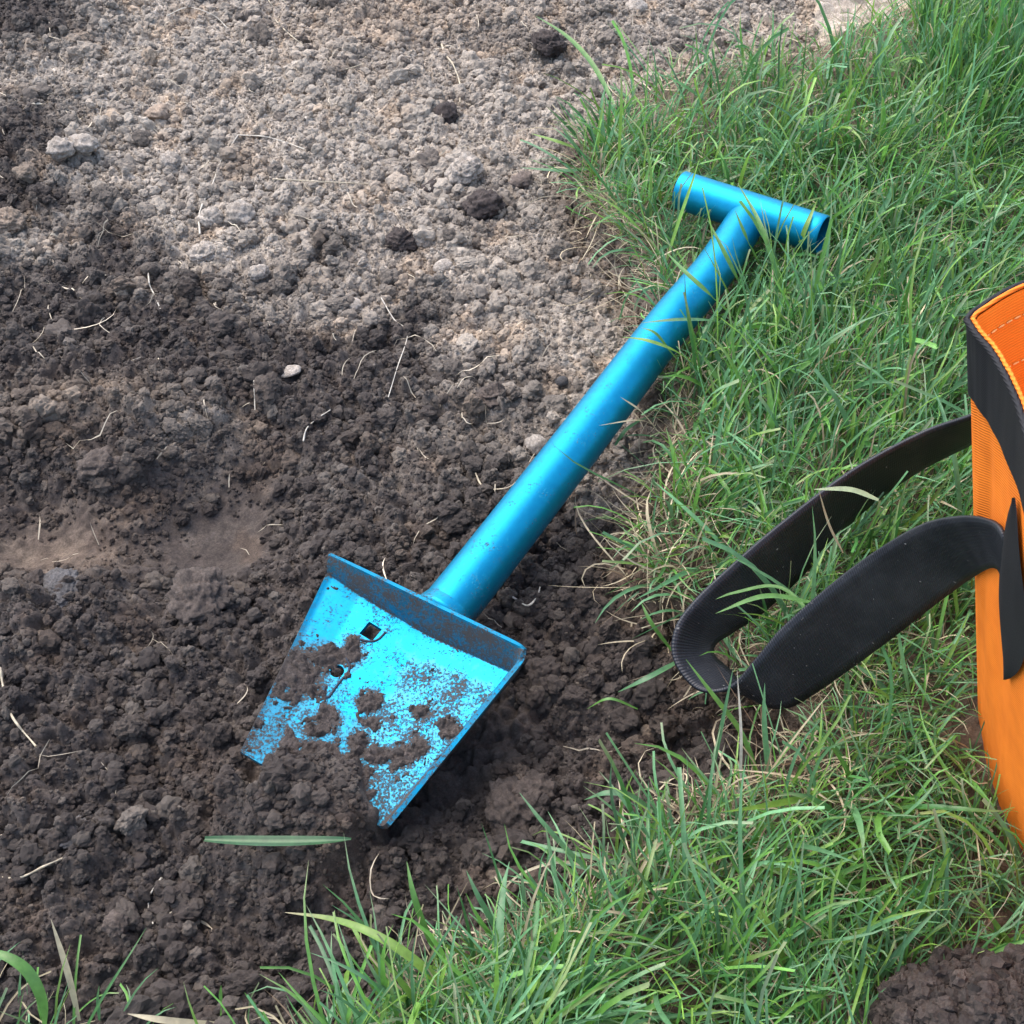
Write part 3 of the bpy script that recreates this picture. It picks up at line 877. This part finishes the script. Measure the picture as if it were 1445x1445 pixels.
def hand_blade(pts, width, colr_, tipc=None, segs=26):
    """one leaf along given photo points with heights"""
    c = catmull([at(*p) for p in pts], segs); t = np.linspace(0, 1, segs)
    tv = (CAM - c); tv /= np.linalg.norm(tv, axis=1)[:, None]
    for _ in range(40):
        near_ = np.zeros(segs, bool)
        for pts_, r0 in TUBES_FINE: near_ |= np.linalg.norm(c[:, None] - pts_[None], axis=2).min(1) < r0 + .0018
        if not near_.any(): break
        c = np.where(near_[:, None], c + tv * .001, c)
    for _ in range(3): c[1:-1] = .25 * c[:-2] + .5 * c[1:-1] + .25 * c[2:]
    c[1:-1] = .25 * c[:-2] + .5 * c[1:-1] + .25 * c[2:]
    T = np.gradient(c, axis=0); T /= np.linalg.norm(T, axis=1)[:, None]
    s = np.cross(T, [0, 0, 1.]); s /= np.linalg.norm(s, axis=1)[:, None]; nn = np.cross(s, T)
    w = width * .5 * (np.minimum(1, .5 + 2 * t) * np.where(t < .5, 1, 1 - ((t - .5) / .5) ** 1.7 * .94))[:, None]
    V = np.stack([c - s * w, c - nn * w * .35, c + s * w], 1)[None]
    cl = np.array(colr_); C = np.repeat((cl * (1 - t[:, None] * .0) + (0 if tipc is None else (np.array(tipc) - cl) * np.clip((t[:, None] - .75) / .25, 0, 1)))[:, None], 3, 1)[None]
    i = np.arange(segs - 1)[:, None]; j = np.arange(2)[None]
    q = np.stack([i * 3 + j, i * 3 + j + 1, (i + 1) * 3 + j + 1, (i + 1) * 3 + j], -1).reshape(-1, 4)
    return V, C, q


GB_, GM_, GL_, GS_ = (.085, .20, .085), (.10, .23, .05), (.16, .28, .045), (.40, .35, .23)
hand = [([(1113, 455, .022), (1100, 400, .045), (1075, 320, .070), (1041, 258, .075)], .0036, GM_), ([(1064, 440, .022), (1032, 375, .058), (998, 308, .074)], .0032, GM_),
        ([(1082, 392, .02), (1056, 340, .060), (1037, 296, .074)], .0026, GM_), ([(1040, 452, .02), (1008, 420, .060), (968, 384, .072), (941, 356, .070)], .0034, GM_),
        ([(1126, 362, .02), (1134, 328, .05), (1154, 280, .072)], .0034, GL_), ([(1048, 462, .02), (1010, 452, .050), (960, 450, .066), (906, 455, .064)], .0036, GB_),
        ([(1000, 530, .02), (960, 498, .056), (915, 480, .068), (878, 475, .062)], .0030, GL_), ([(990, 540, .02), (950, 500, .05), (926, 470, .065), (905, 462, .066)], .0026, GM_),
        ([(868, 628, .03), (885, 604, .035), (916, 586, .025)], .0024, GB_), ([(925, 600, .02), (900, 592, .04), (845, 600, .05)], .0016, GS_), ([(930, 610, .02), (905, 580, .045), (876, 560, .055)], .002, GS_),
        ([(668, 1440, .015), (630, 1395, .035), (560, 1335, .05), (480, 1298, .05), (402, 1287, .03)], .0038, GL_, GS_), ([(632, 1378, .012), (600, 1310, .035), (583, 1260, .05), (574, 1215, .055)], .0026, GM_),
        ([(880, 1258, .015), (820, 1218, .03), (770, 1165, .045), (733, 1118, .05)], .0024, GB_), ([(735, 1390, .012), (700, 1310, .03), (675, 1265, .045), (658, 1228, .05)], .0024, GB_),
        ([(930, 1150, .02), (890, 1122, .035), (855, 1118, .038), (825, 1128, .03)], .0032, GB_), ([(870, 1240, .015), (800, 1215, .025), (730, 1235, .025), (700, 1275, .012)], .0014, GS_),
        ([(868, 150, .015), (838, 92, .025), (800, 50, .032), (756, 22, .035)], .0042, GM_), ([(850, 235, .02), (800, 240, .03), (734, 236, .028)], .0040, GB_), ([(830, 215, .018), (790, 200, .03), (750, 188, .03)], .0038, GL_),
        ([(900, 1000, .02), (860, 985, .03), (828, 1000, .02)], .0016, GM_), ([(965, 928, .02), (915, 955, .03), (872, 976, .02)], .0030, GB_), ([(950, 920, .02), (920, 880, .035), (905, 850, .04)], .0022, GM_),
        ([(1240, 705, .09), (1200, 690, .094), (1148, 690, .094)], .0034, (.30, .36, .20)), ([(1190, 780, .06), (1170, 740, .075), (1155, 690, .095)], .0016, GS_),
        ([(1080, 1130, .015), (1050, 1040, .045), (1010, 985, .06), (968, 930, .07)], .0026, GM_), ([(1000, 1110, .015), (1015, 1040, .045), (1035, 940, .075)], .0020, GB_), ([(1040, 1160, .01), (1046, 1050, .05), (1040, 945, .075)], .0014, (.45, .42, .34)),
        ([(1180, 920, .05), (1110, 830, .06), (1040, 835, .06), (1010, 845, .06)], .0020, GM_), ([(1150, 850, .06), (1080, 840, .07), (1010, 865, .07)], .0030, GM_),
        ([(60, 1470, .01), (62, 1420, .03), (40, 1370, .045), (0, 1345, .05), (-30, 1345, .045)], .0044, GM_), ([(112, 1440, .01), (95, 1370, .03), (72, 1297, .045)], .0026, GS_),
        ([(140, 1440, .005), (138, 1405, .02), (140, 1390, .03)], .0026, GB_), ([(312, 1445, .0), (311, 1415, .02), (312, 1390, .03)], .0026, GM_), ([(375, 1445, 0), (360, 1420, .02), (345, 1400, .03)], .0018, GM_), ([(440, 1450, 0), (443, 1420, .02), (448, 1400, .03)], .0018, GL_),
        ([(360, 1450, .0), (240, 1440, .02), (180, 1430, .022)], .003, GS_)]
for hb in hand:
    w_ = hb[1]; sets.append(hand_blade(hb[0], w_, hb[2], hb[3] if len(hb) > 3 else None))
lawn = emit('lawn_grass', sets, GRASS)
tag(lawn, 'green lawn grass growing up to the cut edge of the dug soil', 'grass', kind='stuff')

# ------------------------------------------------------------------ dead straw and roots along the torn edge
n = 42000
x = rng.uniform(-.15, .50, n); y = rng.uniform(-.40, .72, n); d = sdf(x, y, LAWN)
pp = .55 * np.exp(-((d + .000) / .016) ** 2) + np.where(d > 0, .13, 0)
pxx, pyy = to_px(x, y, 0.)
pp = pp * (1 + 1.6 * blob(x, y, 870, 740, .04, .06) + .8 * blob(x, y, 850, 380, .04, .04)) * np.where(pyy > 1180, .55, 1) * np.where(d < -.008, .5, 1)
k = (rng.random(n) < pp) & (pxx < 1600); x, y, d = x[k], y[k], d[k]; n = len(x)
root = np.stack([x, y, surf_height(x, y) + rng.uniform(-.001, .006, n)], 1)
st = np.array([.40, .335, .225]) * np.exp(rng.normal(0, .28, n))[:, None]; st = np.where((rng.random(n) < .25)[:, None], np.array([.17, .115, .07]), st)
c, V, C, q = blades(root, np.clip(rng.gamma(4, .0065, n), .008, .06), rng.uniform(.0004, .0011, n), rng.uniform(0, 6.283, n), rng.normal(1.25, .3, n), rng.normal(.35, .5, n), rng.normal(0, 1.6, n), st, st, st * 1.1, segs=8, fold=.5)
k = ~blocked(c); c2 = c[k]
sets2 = [(V[k], C[k], q)]
# loose fibres over the bare soil
n = 1000
x = rng.uniform(-.5, .14, n); y = rng.uniform(-.32, .66, n); d = sdf(x, y, LAWN); k = (d < -.01) & (rng.random(n) < np.where(y > .05, .55, .22)); x, y = x[k], y[k]; n = len(x)
root = np.stack([x, y, surf_height(x, y) + .0025], 1)
st = np.array([.42, .36, .27]) * np.exp(rng.normal(0, .25, n))[:, None]
c, V, C, q = blades(root, np.clip(rng.gamma(3, .006, n), .006, .045), rng.uniform(.0003, .0009, n), rng.uniform(0, 6.283, n), rng.normal(1.4, .25, n), rng.normal(.2, .4, n), rng.normal(0, 1.5, n), st, st, st, segs=8, fold=.5)
k = ~blocked(c); V = V[k]; C = C[k]
zs = surf_height(V[..., 0].ravel(), V[..., 1].ravel()).reshape(V.shape[:3]) + .0020
V[..., 2] = np.maximum(V[..., 2], zs); V[..., 2] = np.minimum(V[..., 2], zs + .006)
sets2.append((V, C, q))
thatch = emit('dry_thatch', sets2, STRAW); tag(thatch, 'pale dead straw and torn roots along the lawn edge', 'straw', kind='stuff')

# ------------------------------------------------------------------ soil crumbs
def crumb_points(n, smin, smax, poww, seed, lift, fillin, wetcut):
    r = np.random.default_rng(seed)
    x = r.uniform(-.53, .2, n); y = r.uniform(-.33, .67, n)
    pxx, pyy = to_px(x, y, 0.); d = sdf(x, y, LAWN)
    sc = np.clip(1.2 * blob(x, y, 305, 725, .036, .058) + 1.1 * blob(x, y, 55, 745, .052, .036) + .45 * fbm(x, y, .02, 3, 655), 0, 1) * ((np.abs(x + .2) < .16) & (np.abs(y) < .12))
    k = (d < .004) & (pxx > -90) & (pxx < 1500) & (pyy > -60) & (pyy < 1560) & (r.random(n) > sc * 1.05)
    x, y = x[k], y[k]
    cl_ = sstep(-.35, .35, fbm(x, y, .045, 3, 650)); dr = moisture(x, y)
    k = r.random(len(x)) < (fillin + (1 - fillin) * cl_) * (1 - wetcut * (1 - dr)); x, y, cl_, dr = x[k], y[k], cl_[k], dr[k]
    a, b = world_to_ab(x, y)
    blh = np.interp(np.clip(a, 0, 1), hp[o_, 0], hp[o_, 1])
    k = ~((a > -.05) & (a < 1.04) & (b > -.06) & ((b < blh + .09) | (a > .86)) & (b < 1.02)); x, y, cl_, dr = x[k], y[k], cl_[k], dr[k]
    n = len(x)
    s_ = (smin + (smax - smin) * r.random(n) ** poww) * (.75 + .5 * cl_)
    dr2 = np.clip(dr + r.normal(0, .12, n), 0, 1); dr2 = np.where(r.random(n) < .05, dr2 * .3, dr2)
    C = soil_colour(x, y, dr2, np.clip(r.normal(.58, .22, n), .1, 1.1))
    tb_ = (sstep(-.03, -.002, sdf(x, y, LAWN)) * .8)[:, None]; C = C * (1 - tb_) + np.array([.115, .078, .050]) * r.uniform(.5, 1.4, (n, 1)) * tb_
    P = np.stack([x, y, surf_height(x, y) + s_ * lift * r.uniform(-.2, 1.2, n)], 1)
    sc3 = s_[:, None] * .5 * r.uniform(.7, 1.25, (n, 3))
    return P, sc3, r.uniform(0, 6.283, (n, 3)), C, r.integers(0, 8, n)


def crumb_object(name, label, P, sc3, rot, C, idx, sub):
    me = bpy.data.meshes.new(name); n = len(P)
    me.vertices.add(n); me.vertices.foreach_set('co', P.astype(np.float32).ravel())
    for nm, arr in (('cscale', sc3), ('crot', rot)):
        me.attributes.new(nm, 'FLOAT_VECTOR', 'POINT').data.foreach_set('vector', arr.astype(np.float32).ravel())
    c4 = np.ones((n, 4), np.float32); c4[:, :3] = C
    me.attributes.new('Col', 'FLOAT_COLOR', 'POINT').data.foreach_set('color', c4.ravel())
    me.attributes.new('cidx', 'INT', 'POINT').data.foreach_set('value', idx.astype(np.int32))
    me.materials.append(CRUMB)
    o = bpy.data.objects.new(name, me); COL.objects.link(o)
    g = bpy.data.node_groups.new(name, 'GeometryNodeTree')
    g.interface.new_socket('Geometry', in_out='INPUT', socket_type='NodeSocketGeometry'); g.interface.new_socket('Geometry', in_out='OUTPUT', socket_type='NodeSocketGeometry')
    N_ = g.nodes; L_ = g.links
    gi = N_.new('NodeGroupInput'); go = N_.new('NodeGroupOutput')
    g2i = N_.new('GeometryNodeGeometryToInstance')
    for v in range(8):
        ic = N_.new('GeometryNodeMeshIcoSphere'); ic.inputs['Radius'].default_value = 1; ic.inputs['Subdivisions'].default_value = sub
        pos = N_.new('GeometryNodeInputPosition')
        off = N_.new('ShaderNodeVectorMath'); off.operation = 'ADD'; off.inputs[1].default_value = (v * 7.3, v * 3.1, v * 5.7)
        na_ = N_.new('ShaderNodeTexNoise'); na_.inputs['Scale'].default_value = 1.25; na_.inputs['Detail'].default_value = 3; na_.inputs['Roughness'].default_value = .7
        vo = N_.new('ShaderNodeTexVoronoi'); vo.inputs['Scale'].default_value = 1.15
        L_.new(pos.outputs[0], off.inputs[0]); L_.new(off.outputs[0], na_.inputs['Vector']); L_.new(off.outputs[0], vo.inputs['Vector'])
        m1 = N_.new('ShaderNodeMath'); m1.operation = 'MULTIPLY_ADD'; m1.inputs[1].default_value = 1.5; m1.inputs[2].default_value = .42
        m2 = N_.new('ShaderNodeMath'); m2.operation = 'MULTIPLY_ADD'; m2.inputs[1].default_value = -.42
        L_.new(na_.outputs[0], m1.inputs[0]); L_.new(vo.outputs['Distance'], m2.inputs[0]); L_.new(m1.outputs[0], m2.inputs[2])
        sc_ = N_.new('ShaderNodeVectorMath'); sc_.operation = 'SCALE'; L_.new(pos.outputs[0], sc_.inputs[0]); L_.new(m2.outputs[0], sc_.inputs['Scale'])
        sp = N_.new('GeometryNodeSetPosition'); L_.new(ic.outputs['Mesh'], sp.inputs['Geometry']); L_.new(sc_.outputs[0], sp.inputs['Position'])
        ss = N_.new('GeometryNodeSetShadeSmooth'); ss.inputs['Shade Smooth'].default_value = False; L_.new(sp.outputs[0], ss.inputs[0])
        sm = N_.new('GeometryNodeSetMaterial'); sm.inputs['Material'].default_value = CRUMB; L_.new(ss.outputs[0], sm.inputs[0])
        L_.new(sm.outputs[0], g2i.inputs[0])

    def attr(nm, ty):
        a = N_.new('GeometryNodeInputNamedAttribute'); a.data_type = ty; a.inputs['Name'].default_value = nm; return a.outputs['Attribute']
    e2r = N_.new('FunctionNodeEulerToRotation'); L_.new(attr('crot', 'FLOAT_VECTOR'), e2r.inputs[0])
    ip = N_.new('GeometryNodeInstanceOnPoints'); ip.inputs['Pick Instance'].default_value = True
    L_.new(gi.outputs[0], ip.inputs['Points']); L_.new(g2i.outputs[0], ip.inputs['Instance']); L_.new(attr('cidx', 'INT'), ip.inputs['Instance Index'])
    L_.new(e2r.outputs[0], ip.inputs['Rotation']); L_.new(attr('cscale', 'FLOAT_VECTOR'), ip.inputs['Scale'])
    L_.new(ip.outputs[0], go.inputs[0])
    o.modifiers.new('crumbs', 'NODES').node_group = g
    return tag(o, label, 'soil', kind='stuff')


crumb_object('soil_grit', 'fine loose grit covering the dug ground', *crumb_points(250000, .0011, .0034, 1.6, 1, .2, .8, .1), 2)
crumb_object('soil_crumbs', 'loose soil crumbs scattered over the dug ground', *crumb_points(42000, .0034, .0088, 2.2, 2, .25, .3, .25), 3)
crumb_object('soil_lumps', 'bigger crumbly lumps scattered over the dug ground', *crumb_points(1900, .0080, .0165, 2.0, 3, .2, .25, .0), 4)

# ------------------------------------------------------------------ clods and stones one can pick out
PALE = np.array([.285, .250, .208]); DARK = np.array([.042, .032, .028]); BROWN = np.array([.078, .061, .050]); GREY = np.array([.098, .092, .089]); TAN = np.array([.20, .155, .115])
clods = [(568, 338, 44, DARK, 'soil_clod', 'dark round clod alone on the pale dry soil'), (684, 290, 56, DARK, 'soil_clod', 'wide dark clod just in front of the big pale lump'),
         (656, 240, 52, PALE, 'soil_clod', 'big pale grey lump on dry soil behind a dark clod'), (630, 160, 36, DARK, 'soil_clod', 'black crumbly clod at the end of a long straw'),
         (608, 266, 26, DARK, 'soil_clod', 'small dark clod left of the big pale lump'), (775, 62, 44, DARK, 'soil_clod', 'dark clod near the top, beside a leaning grass leaf'),
         (738, 256, 34, BROWN * 1.5, 'soil_clod', 'greyish brown clod close to the grass edge'), (408, 523, 34, PALE * 1.1, 'stone', 'pale flat stone on the dark soil'),
         (898, 8, 30, PALE * 1.2, 'stone', 'smooth whitish stone at the top edge of the picture'), (755, 626, 38, PALE * .9, 'stone', 'pale stone touching the left side of the shovel shaft'),
         (792, 538, 20, GREY * .5, 'stone', 'small blackish pebble left of the shovel shaft'), (282, 842, 84, BROWN * .85, 'soil_clod', 'large brown clod left of the shovel blade'),
         (722, 1140, 84, BROWN * .8, 'soil_clod', 'large brown clod right of the shovel blade tip'), (757, 1118, 60, BROWN * .75, 'soil_clod', 'second brown clod beyond the one right of the blade tip'),
         (14, 312, 44, TAN, 'soil_clod', 'tan clod at the left edge below dark soil'), (296, 306, 34, PALE * 1.08, 'soil_clod', 'pale lump at the foot of a forked root'),
         (338, 302, 40, PALE, 'soil_clod', 'pale lump right of the forked root'), (290, 358, 42, PALE * 1.05, 'soil_clod', 'biggest pale lump on the edge between dry and moist soil'),
         (365, 384, 28, PALE, 'soil_clod', 'small pale lump rolled down onto moist soil'), (86, 208, 34, PALE * .95, 'soil_clod', 'pale round lump beside the dark patch on the left'),
         (120, 205, 36, PALE, 'soil_clod', 'pale round lump second from the dark patch on the left'), (85, 828, 58, GREY * .8, 'soil_clod', 'flat greyish slab of soil at the far left'),
         (108, 1172, 50, GREY * .75, 'soil_clod', 'flat grey chip of soil below the slab on the left'), (163, 1303, 34, BROWN, 'soil_clod', 'round brown clod near the lower left grass tuft'),
         (625, 376, 28, PALE * 1.1, 'stone', 'small whitish pebble below the lone dark clod'), (240, 228, 30, PALE * .9, 'soil_clod', 'pale brown lump in the middle of the dry soil'),
         (222, 160, 30, TAN * 1.3, 'soil_clod', 'tan lump among pale crumbs near the upper left'), (500, 430, 26, PALE, 'stone', 'little pale stone where the dry soil ends'),
         (695, 560, 46, BROWN * .9, 'soil_clod', 'brown lump between the lone stone and the shaft'), (140, 660, 56, BROWN * .9, 'soil_clod', 'overhanging brown clod between two scraped hollows')]
for i, (px, py, dp, c, nm, lb) in enumerate(clods):
    p = at(px, py, 0.); dist = np.linalg.norm(p - CAM); r = dp * .5 * dist / FPX * .96
    gz = float(surf_height(np.array([p[0]]), np.array([p[1]]))[0]); p = at(px, py, gz + r * .4)
    vb, fb = ico(5 if dp > 40 else 4)
    st_ = nm == 'stone'
    k = 1 + (.16 if st_ else .22) * n3(vb, .9, 1500 + i * 7)
    if not st_: k = k + .20 * n3(vb, 2.4, 1600 + i * 7) + .13 * n3(vb, 6, 1700 + i * 7) + .07 * n3(vb, 13, 1800 + i)
    else: k = k + .05 * n3(vb, 4, 1650 + i)
    flat = .32 if 'flat' in lb else .72
    q = vb * k[:, None] * np.array([1.0, .9, flat]) * r
    co = c * (.8 + .45 * np.clip(.5 + n3(vb, 5, 1900 + i), 0, 1))[:, None]
    o = mesh_np(nm, q, fb, SOIL, col=co); o.location = p; o.rotation_euler = (random.uniform(-.2, .2), random.uniform(-.2, .2), random.uniform(0, 6.28))
    tag(o, lb, 'stone' if st_ else 'clod', 'clods and stones lying on the dug soil')

# ------------------------------------------------------------------ heap of soil on the lawn, lower right

vb, fb = ico(6); ICO = {2: ico(2), 3: ico(3)}
q = vb.copy(); q = q * (1 + .16 * n3(vb, 1.3, 2100) + .10 * n3(vb, 3.2, 2110) + .06 * n3(vb, 7, 2120))[:, None]
q = q * np.array([.046, .028, .033]); kk = q[:, 2] > -.024
hv_, hf_ = [q[kk]], [(np.cumsum(kk) - 1)[fb[kk[fb].all(1)]]]; hcol = [np.tile(np.array([.055, .043, .037]), (kk.sum(), 1))]; b = kk.sum()
cand = np.where(q[:, 2] > -.02)[0]
for i, ci in enumerate(rng.choice(cand, 2200)):
    vb2, fb2 = ICO[3] if i < 700 else ICO[2]
    nn = rng.normal(size=(10, 3)); nn /= np.linalg.norm(nn, axis=1)[:, None]
    cut = np.minimum((rng.uniform(.45, .95, 10)[None] / np.maximum(vb2 @ nn.T, 1e-3)).min(1), 1.2)
    sz = (.0010 + .0036 * rng.random() ** 2) if i >= 260 else .0026 + .0034 * rng.random()
    hv_.append(vb2 * (1 + .38 * n3(vb2, 1.3, 3000 + i) + .30 * n3(vb2, 3.1, 5000 + i))[:, None] * sz * rng.uniform(.8, 1.2, 3) + q[ci] * rng.uniform(.97, 1.05)); hf_.append(fb2 + b); b += len(vb2)
    hcol.append(np.tile(np.array([.050, .039, .033]) * rng.uniform(.45, 1.3), (len(vb2), 1)))
heap_o = mesh_np('soil_heap', np.vstack(hv_), np.vstack(hf_), SOIL, col=np.vstack(hcol), smooth=False)
heap_o.location = hc; tag(heap_o, 'crumbly dark heap of soil dropped on the lawn', 'soil heap')

# ------------------------------------------------------------------ fallen leaf and single straws
def drape(pts, n=40, lift=.0016):
    c = catmull([at(px, py, 0.) for px, py in pts], n)
    for _ in range(2):
        z_ = surf_height(c[:, 0], c[:, 1])
    z2 = np.convolve(np.pad(np.maximum.reduce([np.roll(z_, k) for k in (-1, 0, 1)])[1:-1], 4, mode='edge'), np.ones(7) / 7, 'valid')[:n]
    c[:, 2] = np.maximum(z2, z_) + lift
    # keep it under the photo pixel
    qx, qy = to_px(catmull([at(px, py, 0.) for px, py in pts], n)[:, 0], catmull([at(px, py, 0.) for px, py in pts], n)[:, 1], 0.)
    return at(qx, qy, c[:, 2])


c = drape([(288, 1183), (340, 1186), (420, 1186), (495, 1180)], 24, .002)
c[:, 2] = np.linspace(c[0, 2], c[-1, 2], 24) * .3 + c[:, 2].max() * .7; qx, qy = np.linspace(288, 495, 24), 1183 + 3 * np.sin(np.linspace(0, 3.1, 24)); c = at(qx, qy, c[:, 2] + .004 * (np.linspace(-1, 1, 24) ** 4) * np.linspace(.3, 1, 24))
T = np.gradient(c, axis=0); T /= np.linalg.norm(T, axis=1)[:, None]; s_ = np.cross(T, [0, 0, 1.]); t = np.linspace(0, 1, 24)
w_ = .5 * .0052 * (np.sin(np.pi * np.clip(t * .93 + .06, 0, 1)) ** .45)[:, None]
V = np.stack([c - s_ * w_, c - s_ * w_ * .5 - [0, 0, .0004], c - [0, 0, .0009], c + s_ * w_ * .5 - [0, 0, .0004], c + s_ * w_], 1).reshape(-1, 3)
lc = np.tile(np.array([[.04, .12, .045], [.032, .10, .036], [.06, .15, .055], [.032, .095, .036], [.045, .125, .05]]), (24, 1))
leaf = mesh_np('fallen_leaf', V, grid_faces(24, 5), GRASS, col=lc); tag(leaf, 'single green grass leaf fallen flat on dark soil below the shovel blade', 'leaf')

straws = [([(623, 62), (630, 78), (640, 92), (649, 118), (649, 144)], .0016, 'thick bent straw ending at a black clod'), ([(282, 330), (282, 298), (301, 256), (311, 228), (336, 190)], .0012, 'long forked white root on the dry soil'),
          ([(336, 190), (372, 192), (402, 200), (430, 210)], .0009, 'thin root arching right from the forked root'), ([(385, 252), (440, 255), (500, 258), (532, 260)], .0009, 'straight thin fibre lying level on dry soil'),
          ([(209, 375), (211, 400), (219, 418), (227, 437)], .0010, 'short white root hanging down where moist soil begins'), ([(358, 524), (359, 550), (360, 582)], .0010, 'upright white straw above the scraped hollow'),
          ([(428, 622), (433, 604), (448, 590), (466, 578)], .0010, 'curved white straw right of the scraped hollow'), ([(0, 942), (6, 975), (18, 1012), (51, 1053)], .0014, 'long dry stalk at the left edge beside the dark soil'),
          ([(-4, 1238), (30, 1237), (62, 1222), (94, 1208)], .0013, 'pale stalk at the left edge above the lower tuft'), ([(235, 22), (266, 10), (301, 21), (321, 39)], .0009, 'arched fine root near the top edge'),
          ([(389, 28), (402, 42), (416, 54), (435, 69)], .0012, 'short stout straw near the top edge'), ([(671, 667), (680, 684), (700, 690), (727, 681), (754, 640)], .0010, 'looped straw left of the shovel shaft'),
          ([(722, 841), (744, 854), (758, 841), (762, 828)], .0012, 'white bent straw right of the shaft foot'), ([(228, 1238), (212, 1262), (210, 1285), (216, 1303)], .0009, 'wavy thin root on dark soil below the blade leaf'),
          ([(538, 420), (556, 450), (575, 470), (560, 520), (548, 560)], .0009, 'branched brown root in the middle of the soil'), ([(512, 90), (480, 96), (445, 70)], .0008, 'pale thread beside a brown hollow near the top')]
for i, (pts, w, lb) in enumerate(straws):
    c = drape(pts, 36, .0030)
    rr_ = w * .5 * (1 - .35 * np.linspace(0, 1, 36)) * (1 + .2 * np.sin(np.linspace(0, 19, 36) + i))
    v, f = sweep(c, rr_, 6); tint = (.55, .50, .42) if 'white' in lb or 'root' in lb else (.46, .39, .28)
    o = mesh_np('dry_straw', v, f, STRAW, col=np.tile(np.array(tint), (len(v), 1))); tag(o, lb, 'straw', 'loose straws and roots on the soil')
